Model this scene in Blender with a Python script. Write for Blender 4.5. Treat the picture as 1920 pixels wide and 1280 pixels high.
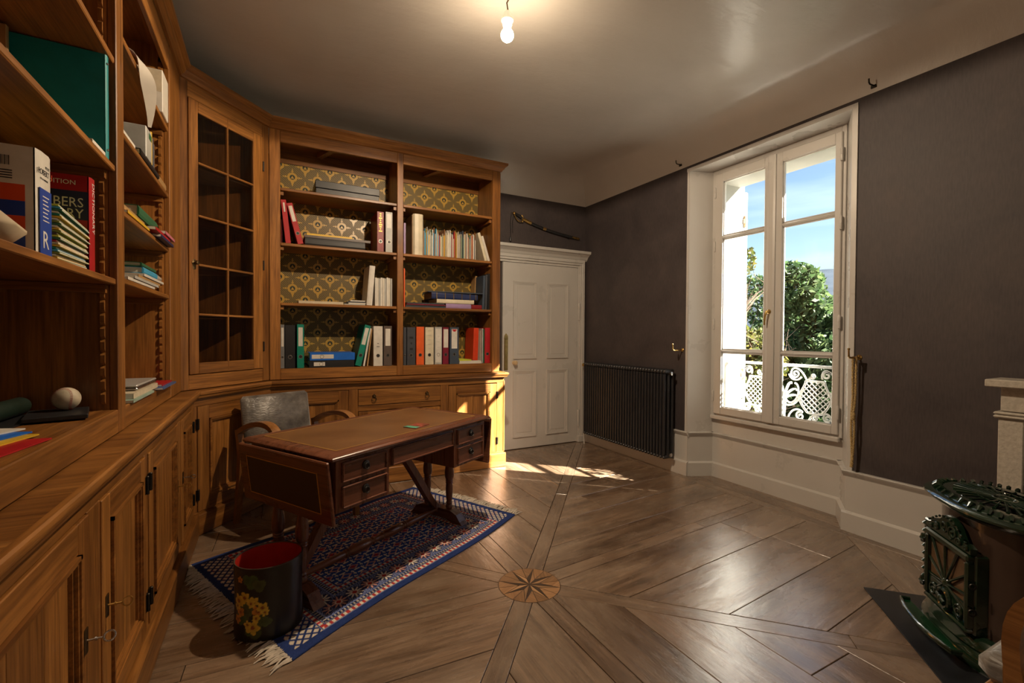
import bpy, bmesh, math, random
import numpy as np
from mathutils import Matrix, Vector
random.seed(7); np.random.seed(7)
R = math.radians
SC = bpy.context.scene
COL = SC.collection
for o in list(bpy.data.objects): bpy.data.objects.remove(o)

# ------------------------------------------------------------------ camera
FPX, YAW, PITCH, ROLL = 854.35, R(28.1045), R(.8883), R(.3409)
CAM = np.array([0., 0., 1.25])
_f = np.array([math.sin(YAW)*math.cos(PITCH), math.cos(YAW)*math.cos(PITCH), -math.sin(PITCH)])
_r = np.array([math.cos(YAW), -math.sin(YAW), 0.]); _u = np.cross(_r, _f)
RT = _r*math.cos(ROLL)+_u*math.sin(ROLL); UP = -_r*math.sin(ROLL)+_u*math.cos(ROLL)
def pl(x, y, ax, v):
    """photo pixel -> point on the plane (axis ax = v)"""
    d = _f+RT*(x-960)/FPX-UP*(y-640)/FPX
    return CAM+d*(v-CAM[ax])/d[ax]
cd = bpy.data.cameras.new('camera'); cam = bpy.data.objects.new('camera', cd); COL.objects.link(cam)
cd.sensor_width = 36; cd.lens = FPX/1920*36; cd.clip_start = .02; cd.clip_end = 9000
cam.matrix_world = Matrix(((RT[0], UP[0], -_f[0], CAM[0]), (RT[1], UP[1], -_f[1], CAM[1]), (RT[2], UP[2], -_f[2], CAM[2]), (0, 0, 0, 1)))
SC.camera = cam

# ------------------------------------------------------------------ view, sky, sun
SC.view_settings.view_transform = 'Standard'; SC.view_settings.look = 'None'
SC.view_settings.gamma = 1; SC.view_settings.use_curve_mapping = False
SC.view_settings.exposure = 0.40
SKY_STRENGTH = .20
SUN_ENERGY = 62.0
BULB_SPOT = 138.0
BULB_GLOW = 330.0
wd = bpy.data.worlds.new('world'); SC.world = wd; wd.use_nodes = True
nt = wd.node_tree; nt.nodes.clear()
wo = nt.nodes.new('ShaderNodeOutputWorld'); bg = nt.nodes.new('ShaderNodeBackground'); sky = nt.nodes.new('ShaderNodeTexSky')
sky.sky_type = 'NISHITA'; sky.sun_disc = False; sky.sun_elevation = R(33.3); sky.sun_rotation = math.atan2(1.12, -1.03)
sky.air_density = 1.0; sky.dust_density = .6; sky.ozone_density = 1.2; sky.altitude = 400
tc = nt.nodes.new('ShaderNodeTexCoord'); mp = nt.nodes.new('ShaderNodeMapping'); mp.inputs['Scale'].default_value = (1.2, 1.2, 9)
mp.inputs['Rotation'].default_value = (0, R(14), 0)
nz = nt.nodes.new('ShaderNodeTexNoise'); nz.inputs['Scale'].default_value = 2.2; nz.inputs['Detail'].default_value = 6
rp = nt.nodes.new('ShaderNodeValToRGB'); rp.color_ramp.elements[0].position = .48; rp.color_ramp.elements[1].position = .78
rp.color_ramp.elements[1].color = (.26, .26, .26, 1)
mx = nt.nodes.new('ShaderNodeMix'); mx.data_type = 'RGBA'; mx.inputs[7].default_value = (8.5, 9.2, 10.2, 1)
nt.links.new(tc.outputs['Generated'], mp.inputs['Vector']); nt.links.new(mp.outputs[0], nz.inputs['Vector'])
nt.links.new(nz.outputs['Fac'], rp.inputs[0]); nt.links.new(rp.outputs[0], mx.inputs[0]); nt.links.new(sky.outputs[0], mx.inputs[6])
nt.links.new(mx.outputs[2], bg.inputs[0]); bg.inputs[1].default_value = SKY_STRENGTH; nt.links.new(bg.outputs[0], wo.inputs[0])
sl = bpy.data.lights.new('sun', 'SUN'); sl.energy = SUN_ENERGY; sl.angle = R(.6); sl.color = (1, .91, .79)
so = bpy.data.objects.new('sun', sl); COL.objects.link(so); so.location = (20, -18, 18)
so.rotation_euler = Vector((-1.12, 1.03, -1)).to_track_quat('-Z', 'Y').to_euler()

# ------------------------------------------------------------------ helpers: geometry
class MB:
    def __init__(s, m=None): s.v = []; s.f = []; s.m = m
    def add(s, vs, fs):
        o = len(s.v)
        if s.m is not None: vs = [tuple(s.m @ Vector(p)) for p in vs]
        s.v += [tuple(map(float, p)) for p in vs]; s.f += [tuple(i+o for i in q) for q in fs]; return s
    def box(s, x0, x1, y0, y1, z0, z1, b=0.):
        if x0 > x1: x0, x1 = x1, x0
        if y0 > y1: y0, y1 = y1, y0
        if z0 > z1: z0, z1 = z1, z0
        b = min(b, .45*(x1-x0), .45*(y1-y0), .45*(z1-z0))
        if b <= 0:
            return s.add([(x, y, z) for x in (x0, x1) for y in (y0, y1) for z in (z0, z1)],
                         [(0, 1, 3, 2), (4, 6, 7, 5), (0, 4, 5, 1), (2, 3, 7, 6), (0, 2, 6, 4), (1, 5, 7, 3)])
        vs = []; idx = {}
        for i, x in enumerate((x0, x1)):
            for j, y in enumerate((y0, y1)):
                for k, z in enumerate((z0, z1)):
                    sx, sy, sz = (1, -1)[i], (1, -1)[j], (1, -1)[k]
                    idx[i, j, k] = len(vs)
                    vs += [(x, y+sy*b, z+sz*b), (x+sx*b, y, z+sz*b), (x+sx*b, y+sy*b, z)]
        I = lambda i, j, k, a: idx[i, j, k]+a
        fs = []
        for i in (0, 1): fs.append((I(i, 0, 0, 0), I(i, 0, 1, 0), I(i, 1, 1, 0), I(i, 1, 0, 0)))
        for j in (0, 1): fs.append((I(0, j, 0, 1), I(0, j, 1, 1), I(1, j, 1, 1), I(1, j, 0, 1)))
        for k in (0, 1): fs.append((I(0, 0, k, 2), I(0, 1, k, 2), I(1, 1, k, 2), I(1, 0, k, 2)))
        for i in (0, 1):
            for j in (0, 1): fs.append((I(i, j, 0, 0), I(i, j, 1, 0), I(i, j, 1, 1), I(i, j, 0, 1)))
            for k in (0, 1): fs.append((I(i, 0, k, 0), I(i, 1, k, 0), I(i, 1, k, 2), I(i, 0, k, 2)))
        for j in (0, 1):
            for k in (0, 1): fs.append((I(0, j, k, 1), I(1, j, k, 1), I(1, j, k, 2), I(0, j, k, 2)))
        for q in idx.values(): fs.append((q, q+1, q+2))
        return s.add(vs, fs)
    def prism(s, poly, a, b, ax='z'):
        """polygon (two coordinates) extruded from a to b along axis ax; the other two axes keep their order"""
        n = len(poly)
        def P(p, t): return {'z': (p[0], p[1], t), 'y': (p[0], t, p[1]), 'x': (t, p[0], p[1])}[ax]
        vs = [P(p, a) for p in poly]+[P(p, b) for p in poly]
        fs = [tuple(range(n)), tuple(range(2*n-1, n-1, -1))]+[(i, (i+1) % n, n+(i+1) % n, n+i) for i in range(n)]
        return s.add(vs, fs)
    def lathe(s, prof, n=16, c=(0, 0, 0), m=None, cap=True, sx=1., sy=1.):
        vs = []; fs = []
        for r, z in prof:
            for i in range(n):
                a = 2*math.pi*i/n; p = Vector((r*math.cos(a)*sx, r*math.sin(a)*sy, z))
                if m is not None: p = m @ p
                vs.append((p[0]+c[0], p[1]+c[1], p[2]+c[2]))
        for k in range(len(prof)-1):
            for i in range(n): j = (i+1) % n; fs.append((k*n+i, k*n+j, (k+1)*n+j, (k+1)*n+i))
        if cap:
            fs.append(tuple(range(n))[::-1]); fs.append(tuple((len(prof)-1)*n+i for i in range(n)))
        return s.add(vs, fs)
    def tube(s, pts, r, n=8, cap=True, flat=1., up=None):
        pts = [Vector(p) for p in pts]; rr = r if isinstance(r, (list, tuple)) else [r]*len(pts)
        vs = []; fs = []; ref = Vector(up) if up else None; N = None
        for k, p in enumerate(pts):
            t = (pts[min(k+1, len(pts)-1)]-pts[max(k-1, 0)]).normalized()
            if N is None:
                q = ref if ref else (Vector((0, 0, 1)) if abs(t.z) < .9 else Vector((1, 0, 0)))
                N = (q-t*q.dot(t)).normalized()
            else: N = (N-t*N.dot(t)).normalized()
            B = t.cross(N)
            for i in range(n):
                a = 2*math.pi*i/n; vs.append(p+N*(rr[k]*math.cos(a)*flat)+B*(rr[k]*math.sin(a)))
        for k in range(len(pts)-1):
            for i in range(n): j = (i+1) % n; fs.append((k*n+i, k*n+j, (k+1)*n+j, (k+1)*n+i))
        if cap: fs.append(tuple(range(n))[::-1]); fs.append(tuple((len(pts)-1)*n+i for i in range(n)))
        return s.add(vs, fs)
    def ribbon(s, pts, w, t, side):
        """rectangular section swept along pts; side = direction of the width w, t = thickness"""
        pts = [Vector(p) for p in pts]; SS = [Vector(q).normalized() for q in side] if isinstance(side, list) else [Vector(side).normalized()]*len(pts); vs = []; fs = []
        ww = w if isinstance(w, (list, tuple)) else [w]*len(pts); tt = t if isinstance(t, (list, tuple)) else [t]*len(pts)
        for k, p in enumerate(pts):
            S = SS[k]; d = (pts[min(k+1, len(pts)-1)]-pts[max(k-1, 0)]).normalized(); n = d.cross(S).normalized()
            for a, b in ((-1, -1), (1, -1), (1, 1), (-1, 1)): vs.append(p+S*(a*ww[k]/2)+n*(b*tt[k]/2))
        for k in range(len(pts)-1):
            for i in range(4): j = (i+1) % 4; fs.append((k*4+i, k*4+j, k*4+4+j, k*4+4+i))
        fs += [(3, 2, 1, 0), tuple(4*(len(pts)-1)+i for i in range(4))]
        return s.add(vs, fs)
    def sphere(s, c, r, n=12, sz=1.):
        return s.lathe([(max(1e-4, r*math.sin(math.pi*k/(n//2+2))), -r*sz*math.cos(math.pi*k/(n//2+2))) for k in range(n//2+3)], n, c, cap=False)
    def torus(s, c, R0, r, m=None, n=18, k=6):
        pts = []; vs = []; fs = []
        for i in range(n):
            a = 2*math.pi*i/n
            for j in range(k):
                b = 2*math.pi*j/k; p = Vector(((R0+r*math.cos(b))*math.cos(a), (R0+r*math.cos(b))*math.sin(a), r*math.sin(b)))
                if m is not None: p = m @ p
                vs.append(p+Vector(c))
        for i in range(n):
            for j in range(k): i2 = (i+1) % n; j2 = (j+1) % k; fs.append((i*k+j, i2*k+j, i2*k+j2, i*k+j2))
        return s.add(vs, fs)
    def build(s, name, mat, parent=None, smooth=True, ang=40, fix=True):
        me = bpy.data.meshes.new(name); me.from_pydata(s.v, [], s.f)
        if fix:
            bm = bmesh.new(); bm.from_mesh(me); bmesh.ops.recalc_face_normals(bm, faces=bm.faces); bm.to_mesh(me); bm.free()
        if mat is not None: me.materials.append(mat)
        if smooth: me.shade_smooth(); me.set_sharp_from_angle(angle=R(ang))
        o = bpy.data.objects.new(name, me); COL.objects.link(o)
        if parent is not None: o.parent = parent
        return o
RX90 = Matrix.Rotation(R(90), 4, 'X'); RY90 = Matrix.Rotation(R(90), 4, 'Y')
def bx(name, mat, parent, *a, b=0.): return MB().box(*a, b=b).build(name, mat, parent, smooth=False)
def tag(o, label=None, cat=None, group=None, kind=None):
    if label: o['label'] = label
    if cat: o['category'] = cat
    if group: o['group'] = group
    if kind: o['kind'] = kind
    return o
def thing(name, label, cat, loc=(0, 0, 0), rot=0, group=None, ry=0, rx=0):
    o = bpy.data.objects.new(name, None); COL.objects.link(o); o.empty_display_size = .05
    o.location = loc; o.rotation_euler = (rx, ry, rot); return tag(o, label, cat, group)
def struct(o): o['kind'] = 'structure'; return o
def copy_tree(o, parent=None):
    c = o.copy(); COL.objects.link(c); c.parent = parent
    for ch in list(o.children): copy_tree(ch, c)
    return c

# ------------------------------------------------------------------ helpers: materials
def S(r, g, b):
    f = lambda c: (c/255/12.92 if c/255 <= .04045 else ((c/255+.055)/1.055)**2.4)
    return (f(r), f(g), f(b), 1)
class X:
    """node math with operators"""
    def __init__(s, nt, k): s.nt = nt; s.k = k
    def op(s, o, b=None, c=None):
        n = s.nt.nodes.new('ShaderNodeMath'); n.operation = o
        for i, q in enumerate((s, b, c)):
            if q is None: continue
            if isinstance(q, X): s.nt.links.new(q.k, n.inputs[i])
            else: n.inputs[i].default_value = q
        return X(s.nt, n.outputs[0])
    def __add__(s, b): return s.op('ADD', b)
    def __sub__(s, b): return s.op('SUBTRACT', b)
    def __mul__(s, b): return s.op('MULTIPLY', b)
    def __truediv__(s, b): return s.op('DIVIDE', b)
    def fr(s): return s.op('FRACT')
    def ab(s): return s.op('ABSOLUTE')
    def lt(s, b): return s.op('LESS_THAN', b)
    def gt(s, b): return s.op('GREATER_THAN', b)
    def mx(s, b): return s.op('MAXIMUM', b)
    def mn(s, b): return s.op('MINIMUM', b)
    def sq(s): return s.op('SQRT')
class Mat:
    def __init__(s, name, rough=.5, spec=.5, metal=0., coat=0.):
        s.m = bpy.data.materials.new(name); s.m.use_nodes = True; s.nt = s.m.node_tree
        s.b = s.nt.nodes['Principled BSDF']; s.b.inputs['Roughness'].default_value = rough
        s.b.inputs['Specular IOR Level'].default_value = spec; s.b.inputs['Metallic'].default_value = metal
        s.b.inputs['Coat Weight'].default_value = coat
    def n(s, t): return s.nt.nodes.new('ShaderNode'+t)
    def l(s, a, b): s.nt.links.new(a.k if isinstance(a, X) else a, b)
    def coord(s, scale=(1, 1, 1), rand=0., kind='Object', loc=(0, 0, 0)):
        t = s.n('TexCoord'); v = t.outputs[kind]
        if rand:
            oi = s.n('ObjectInfo'); ml = s.n('VectorMath'); ml.operation = 'SCALE'; ml.inputs[0].default_value = (rand, rand*1.7, rand*.6)
            s.l(oi.outputs['Random'], ml.inputs['Scale']); ad = s.n('VectorMath'); s.l(v, ad.inputs[0]); s.l(ml.outputs[0], ad.inputs[1]); v = ad.outputs[0]
        m = s.n('Mapping'); m.inputs['Scale'].default_value = scale; m.inputs['Location'].default_value = loc; s.l(v, m.inputs[0]); return m.outputs[0]
    def noise(s, v, scale=5, detail=4, rough=.55, dist=0.):
        n = s.n('TexNoise'); n.inputs['Scale'].default_value = scale; n.inputs['Detail'].default_value = detail
        n.inputs['Roughness'].default_value = rough; n.inputs['Distortion'].default_value = dist; s.l(v, n.inputs['Vector']); return n.outputs['Fac']
    def ramp(s, f, stops):
        r = s.n('ValToRGB'); e = r.color_ramp.elements
        while len(e) < len(stops): e.new(.5)
        for q, (p, c) in zip(e, stops): q.position = p; q.color = c if len(c) == 4 else (*c, 1)
        s.l(f, r.inputs[0]); return r.outputs[0]
    def mix(s, f, a, b, mode='MIX'):
        n = s.n('Mix'); n.data_type = 'RGBA'; n.blend_type = mode
        for q, i in ((f, 0), (a, 6), (b, 7)):
            if isinstance(q, (int, float)): n.inputs[i].default_value = q
            elif isinstance(q, tuple): n.inputs[i].default_value = q
            else: s.l(q, n.inputs[i])
        return n.outputs[2]
    def col(s, c):
        if isinstance(c, tuple): s.b.inputs['Base Color'].default_value = c
        else: s.l(c, s.b.inputs['Base Color'])
        return s
    def rgh(s, f, a, b):
        n = s.n('MapRange'); n.inputs['To Min'].default_value = a; n.inputs['To Max'].default_value = b; s.l(f, n.inputs[0]); s.l(n.outputs[0], s.b.inputs['Roughness']); return s
    def bump(s, h, st=.2, d=.01):
        n = s.n('Bump'); n.inputs['Strength'].default_value = st; n.inputs['Distance'].default_value = d; s.l(h, n.inputs['Height']); s.l(n.outputs[0], s.b.inputs['Normal']); return s
    def rnd(s):
        return s.n('ObjectInfo').outputs['Random']
_cache = {}
def plain(name, c, rough=.5, spec=.5, metal=0., var=.12, scale=9., bump=0., coat=0.):
    """a colour with a little procedural unevenness"""
    if name in _cache: return _cache[name]
    m = Mat(name, rough, spec, metal, coat); v = m.coord(rand=3.)
    f = m.noise(v, scale, 5)
    d = tuple(q*(1-var) for q in c[:3])+(1,); h = tuple(min(1, q*(1+var)) for q in c[:3])+(1,)
    m.col(m.ramp(f, [(.3, d), (.7, h)])); m.rgh(f, max(.02, rough-.06), min(1, rough+.08))
    if bump: m.bump(m.noise(v, scale*8, 3), bump, .004)
    _cache[name] = m.m; return m.m
def wood(name, dark, mid, light, axis='x', rough=.35, spec=.5, stretch=9., scale=1., bump=.12, var=.25, coat=0.):
    key = name+'_'+axis
    if key in _cache: return _cache[key]
    m = Mat(key, rough, spec, coat=coat)
    sc = [stretch*scale]*3; sc['xyz'.index(axis)] = .7*scale
    v = m.coord(tuple(sc), rand=6.)
    big = m.noise(v, .55, 3, .5, .6); g = m.noise(v, 1.3, 8, .62, 1.1)
    sc2 = [70*scale]*3; sc2['xyz'.index(axis)] = 3*scale
    fine = m.noise(m.coord(tuple(sc2), rand=6.), 1.4, 3, .6)
    c = m.ramp(g, [(.28, dark), (.5, mid), (.74, light)])
    c = m.mix(.35, c, m.ramp(big, [(.3, dark), (.7, light)]), 'MIX')
    c = m.mix(m.ramp(fine, [(.35, (.5, .5, .5)), (.62, (0, 0, 0))]), c, tuple(q*.55 for q in dark[:3])+(1,))
    hs = m.n('HueSaturation'); mr = m.n('MapRange'); mr.inputs['To Min'].default_value = 1-var; mr.inputs['To Max'].default_value = 1+var
    m.l(m.rnd(), mr.inputs[0]); m.l(mr.outputs[0], hs.inputs['Value']); m.l(c, hs.inputs['Color'])
    m.col(hs.outputs[0]); m.rgh(g, rough-.07, rough+.12); m.bump(fine, bump, .002)
    if coat:
        m.b.inputs['Coat Roughness'].default_value = .24; m.b.inputs['Coat IOR'].default_value = 1.8
        und = m.noise(m.coord((2.2, 7, 7), rand=6.), 1.6, 5, .6, .4); b2 = m.n('Bump'); b2.inputs['Strength'].default_value = .5; b2.inputs['Distance'].default_value = .006; m.l(und, b2.inputs['Height'])
        b3 = m.n('Bump'); b3.inputs['Strength'].default_value = .3; b3.inputs['Distance'].default_value = .002; m.l(fine, b3.inputs['Height']); m.l(b2.outputs[0], b3.inputs['Normal'])
        m.l(b3.outputs[0], m.b.inputs['Normal']); m.l(b2.outputs[0], m.b.inputs['Coat Normal'])
        cr = m.n('MapRange'); cr.inputs['To Min'].default_value = .16; cr.inputs['To Max'].default_value = .38; m.l(und, cr.inputs[0]); m.l(cr.outputs[0], m.b.inputs['Coat Roughness'])
        kn = m.n('TexVoronoi'); kn.inputs['Scale'].default_value = 1.; m.l(m.coord((1.6, 5.5, 5.5), rand=9.), kn.inputs['Vector'])
        wear = m.noise(m.coord((1., 2.4, 2.4), rand=4.), 2.4, 6, .65)
        c2 = m.mix(m.ramp(kn.outputs['Distance'], [(.04, (.75, .75, .75)), (.16, (0, 0, 0))]), hs.outputs[0], (.03, .017, .009, 1))
        c2 = m.mix(m.ramp(wear, [(.42, (0, 0, 0)), (.75, (.55, .55, .55))]), c2, (.34, .25, .175, 1)); m.col(c2)
    _cache[key] = m.m; return m.m
WAL = lambda ax='z': wood('walnut', (.085, .028, .006, 1), (.27, .104, .021, 1), (.49, .215, .050, 1), ax, .36, .45, var=.13)
MAH = lambda ax='x': wood('mahogany', (.060, .020, .010, 1), (.155, .054, .027, 1), (.24, .088, .044, 1), ax, .26, .5, bump=.05, var=.08)
FLO = lambda ax='x': wood('floorboard', (.055, .030, .015, 1), (.170, .102, .058, 1), (.31, .205, .128, 1), ax, .30, .7, stretch=7., bump=.25, var=.2, coat=.8)
BEE = lambda ax='x': wood('beech', (.16, .06, .015, 1), (.34, .145, .04, 1), (.46, .22, .07, 1), ax, .32, .5, bump=.05, var=.05)
def metal(name, c, rough=.3): return plain(name, c, rough, .5, 1., .2, 30)
BRASS = metal('brass', (.55, .36, .12, 1), .28); IRON = metal('dark_iron', (.05, .045, .04, 1), .45); STEEL = metal('steel', (.5, .5, .5, 1), .25)
DBRASS = metal('dark_bronze', (.13, .085, .04, 1), .4)
WHITE = plain('white_gloss_paint', (.53, .515, .49, 1), .28, .5, var=.04, scale=3, bump=.03)
WHITEX = plain('exterior_white_paint', (.30, .295, .27, 1), .6, .4, var=.16, scale=3, bump=.12)
PAPER = plain('paper', (.62, .58, .5, 1), .8, .2, var=.08, scale=30)
PAPERC = plain('cream_paper', (.55, .47, .34, 1), .8, .2, var=.1, scale=30)
BLACKP = plain('black_plastic', (.015, .015, .016, 1), .4, .5, var=.2)
def vcol(name, rough=.6, spec=.3, bump=0., attr='col', coat=0.):
    m = Mat(name, rough, spec, coat=coat); a = m.n('Attribute'); a.attribute_name = attr
    f = m.noise(m.coord(), 60, 3); m.col(m.mix(m.ramp(f, [(.35, (.22, .22, .22)), (.7, (0, 0, 0))]), a.outputs['Color'], (0, 0, 0, 1)))
    if bump: m.bump(m.noise(m.coord(), 350, 2), bump, .004)
    return m.m

# ================================================================== THE ROOM
XL, XR, YF, YB = -1.0, 3.30, -.55, 4.36      # left wall, window wall, wall behind the camera, back wall
ZW, ZC = 2.72, 3.06                          # top of the wallpaper, ceiling
m = Mat('dark_wallpaper', .62, .35); v = m.coord((1, 1, 1)); f = m.noise(v, 2.6, 7, .62, .5); g = m.noise(m.coord((40, 40, 6)), 3, 3)
c = m.ramp(f, [(.3, (.040, .033, .036, 1)), (.55, (.064, .052, .053, 1)), (.75, (.088, .070, .066, 1))])
m.col(m.mix(.25, c, m.ramp(g, [(.35, (.035, .03, .032, 1)), (.65, (.085, .07, .068, 1))]))); m.bump(g, .12, .003); m.rgh(f, .5, .68); WALLP = m.m
m = Mat('ceiling_paint', .34, .5); v = m.coord(); f = m.noise(v, 1.1, 5, .5, .3); g = m.noise(m.coord((1, 2.4, 1)), 5, 5, .6)
m.col(m.ramp(f, [(.3, (.50, .465, .43, 1)), (.7, (.60, .565, .525, 1))])); m.bump(g, .35, .012); m.rgh(f, .2, .3); CEIL = m.m
SUB = plain('dark_joint', (.012, .008, .005, 1), .9, .1)

# ---- floor of separate boards, in four triangles round an inlaid star
floor = struct(MB().box(XL, XR+.45, YF, YB, -.06, -.014).build('floor', SUB, smooth=False))
def clip(poly, nx, ny, c):
    """keep nx*x+ny*y >= c"""
    out = []
    for i in range(len(poly)):
        a, b = poly[i], poly[(i+1) % len(poly)]; da = nx*a[0]+ny*a[1]-c; db = nx*b[0]+ny*b[1]-c
        if da >= 0: out.append(a)
        if (da > 0 and db < 0) or (da < 0 and db > 0): t = da/(da-db); out.append((a[0]+t*(b[0]-a[0]), a[1]+t*(b[1]-a[1])))
    return out
def area(p): return .5*sum(p[i-1][0]*p[i][1]-p[i][0]*p[i-1][1] for i in range(len(p)))
def inset(p, d):
    if area(p) < 0: p = p[::-1]
    q = p
    for i in range(len(p)):
        a, b = p[i-1], p[i]; L = math.hypot(b[0]-a[0], b[1]-a[1])
        if L < 1e-6: continue
        nx, ny = -(b[1]-a[1])/L, (b[0]-a[0])/L; q = clip(q, nx, ny, nx*a[0]+ny*a[1]+d)
        if len(q) < 3: return []
    r = []
    for a in q:
        if not r or math.hypot(a[0]-r[-1][0], a[1]-r[-1][1]) > 1e-4: r.append(a)
    return r
def board(poly, ang, name='floor_board', mat=None, z=0., gap=.0014, thick=.013):
    p = inset(poly, gap)
    if len(p) < 3 or abs(area(p)) < .0004: return
    cx = sum(a[0] for a in p)/len(p); cy = sum(a[1] for a in p)/len(p); ca, sa = math.cos(-ang), math.sin(-ang)
    lp = [((a[0]-cx)*ca-(a[1]-cy)*sa, (a[0]-cx)*sa+(a[1]-cy)*ca) for a in p]; ip = inset(lp, .0016)
    b = MB()
    if len(ip) == len(lp):
        n = len(lp); vs = [(a[0], a[1], -thick) for a in lp]+[(a[0], a[1], -.0016) for a in lp]+[(a[0], a[1], 0) for a in ip]
        # match the inset ring to the outer ring by nearest vertex
        k = min(range(n), key=lambda s: sum(math.hypot(ip[(i+s) % n][0]-lp[i][0], ip[(i+s) % n][1]-lp[i][1]) for i in range(n)))
        vs = vs[:2*n]+[(ip[(i+k) % n][0], ip[(i+k) % n][1], 0) for i in range(n)]
        fs = [tuple(range(n))[::-1], tuple(range(2*n, 3*n))]
        for r in (0, 1): fs += [(r*n+i, r*n+(i+1) % n, (r+1)*n+(i+1) % n, (r+1)*n+i) for i in range(n)]
        b.add(vs, fs)
    else: b.prism(lp, -thick, 0)
    o = b.build(name, mat or FLO('x'), floor, smooth=False); o.location = (cx, cy, z+(random.uniform(-.0004, .0004) if z == 0 else 0)); o.rotation_euler = (0, 0, ang); return o
CX, CY = 1.148, 1.95; SW = .044
room = [(XL+.1, YF+.1), (3.205, YF+.1), (3.205, YB-.1), (XL+.1, YB-.1)]
DIAG = [48.8, 129.4, 228.4, 314.4]; AXIS = [4.3, 89., 177., 269.6]   # ne nw sw se ; e n w s
HN = (math.cos(R(134.4)), math.sin(R(134.4))); HC = HN[0]*3.226+HN[1]*1.544          # diagonal seam in front of the stove
def strip(a, r1=6.):
    d = (math.cos(R(a)), math.sin(R(a))); n = (-d[1], d[0])
    P = [(CX+d[0]*r+n[0]*s, CY+d[1]*r+n[1]*s) for r, s in ((.13, -SW), (r1, -SW), (r1, SW), (.13, SW))]
    q = clip(clip(clip(clip(P, 1, 0, room[0][0]), -1, 0, -room[1][0]), 0, 1, room[0][1]), 0, -1, -room[2][1])
    cut = [random.uniform(1.2, 1.6)]
    for lo, hi in ((0, cut[0]), (cut[0], 9)):
        c0 = d[0]*CX+d[1]*CY; h = clip(clip(q, d[0], d[1], c0+lo), -d[0], -d[1], -(c0+hi))
        if len(h) > 2: board(h, R(a), 'floor_strip', FLO('x'))
for a in DIAG+AXIS: strip(a)
for ia, a in enumerate(AXIS):
    d = (math.cos(R(a)), math.sin(R(a))); n = (-d[1], d[0])
    for sgn in (1, -1):
        dg = DIAG[ia] if sgn > 0 else DIAG[ia-1]
        dd = (math.cos(R(dg)), math.sin(R(dg))); dn = (-dd[1]*sgn, dd[0]*sgn)    # pointing away from the sector
        sec = room
        sec = clip(sec, n[0]*sgn, n[1]*sgn, sgn*(n[0]*CX+n[1]*CY)+SW)
        sec = clip(sec, -dn[0], -dn[1], -(dn[0]*CX+dn[1]*CY)+SW)
        main = clip(sec, HN[0], HN[1], HC); off = SW; base = sgn*(n[0]*CX+n[1]*CY)
        while off < 3.2:
            w = random.uniform(.2, .34); q = clip(clip(main, n[0]*sgn, n[1]*sgn, base+off), -n[0]*sgn, -n[1]*sgn, -(base+off+w)); off += w
            if len(q) < 3: continue
            t0 = d[0]*CX+d[1]*CY; cuts = [0, random.uniform(1.0, 1.9), 9] if random.random() < .6 else [0, 9]
            for lo, hi in zip(cuts, cuts[1:]):
                h = clip(clip(q, d[0], d[1], t0+lo), -d[0], -d[1], -(t0+hi))
                if len(h) > 2: board(h, R(a))
        rest = clip(sec, -HN[0], -HN[1], -HC)
        if len(rest) > 2:
            k = 0.
            while k < 1.6:
                w = random.uniform(.12, .22); h = clip(clip(rest, -HN[0], -HN[1], -HC+k), HN[0], HN[1], HC-k-w); k += w
                if len(h) > 2: board(h, R(44.4))
for (x0, x1, y0, y1, a) in ((XL, 1.2, YF, YF+.1, 0), (1.2, XR, YF, YF+.1, 0), (XL, 1.4, YB-.1, YB, 0), (1.4, XR, YB-.1, YB, 0), (XL, XL+.1, YF+.1, YB-.1, 90),
                            (3.205, XR, YF+.1, 1.1, 90), (3.205, XR, 1.1, 2.7, 90), (3.205, XR, 2.7, YB-.1, 90), (XR, 3.52, 1.5, 2.95, 90)):
    board([(x0, y0), (x1, y0), (x1, y1), (x0, y1)], R(a))
INL_D = wood('inlay_dark', (.022, .012, .007, 1), (.050, .028, .016, 1), (.08, .046, .026, 1), 'x', .3); INL_L = wood('inlay_light', (.24, .125, .055, 1), (.36, .20, .095, 1), (.45, .27, .135, 1), 'x', .3)
INL_M = wood('inlay_field', (.20, .10, .042, 1), (.30, .16, .072, 1), (.38, .21, .10, 1), 'x', .3)
MR = .158
board([(CX+MR*math.cos(2*math.pi*i/48), CY+MR*math.sin(2*math.pi*i/48)) for i in range(48)], 0, 'medallion_rim', INL_D, z=.0004, gap=0, thick=.012)
for k in range(8):
    a = R(7+45*k); b0 = a+R(22.5); b1 = a-R(22.5); P = lambda r, t: (CX+r*math.cos(t), CY+r*math.sin(t))
    board([P(.002, a), P(.148, a), P(.052, b0)], a, 'star_inlay', INL_D, z=.0012, gap=.0003)
    board([P(.002, a), P(.052, b1), P(.148, a)], a, 'star_inlay', INL_L, z=.0012, gap=.0003)
    arc = [P(.1545, a+R(45)*i/6) for i in range(7)]
    for half in (0, 1):
        arc = [P(.1545, (a if half == 0 else b0)+R(22.5)*i/4) for i in range(5)]
        board(([P(.149, a)] if half == 0 else [])+arc+([] if half == 0 else [P(.149, a+R(45))])+[P(.053, b0)], a+R(60), 'medallion_field', INL_M, z=.001, gap=.0003)

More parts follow.
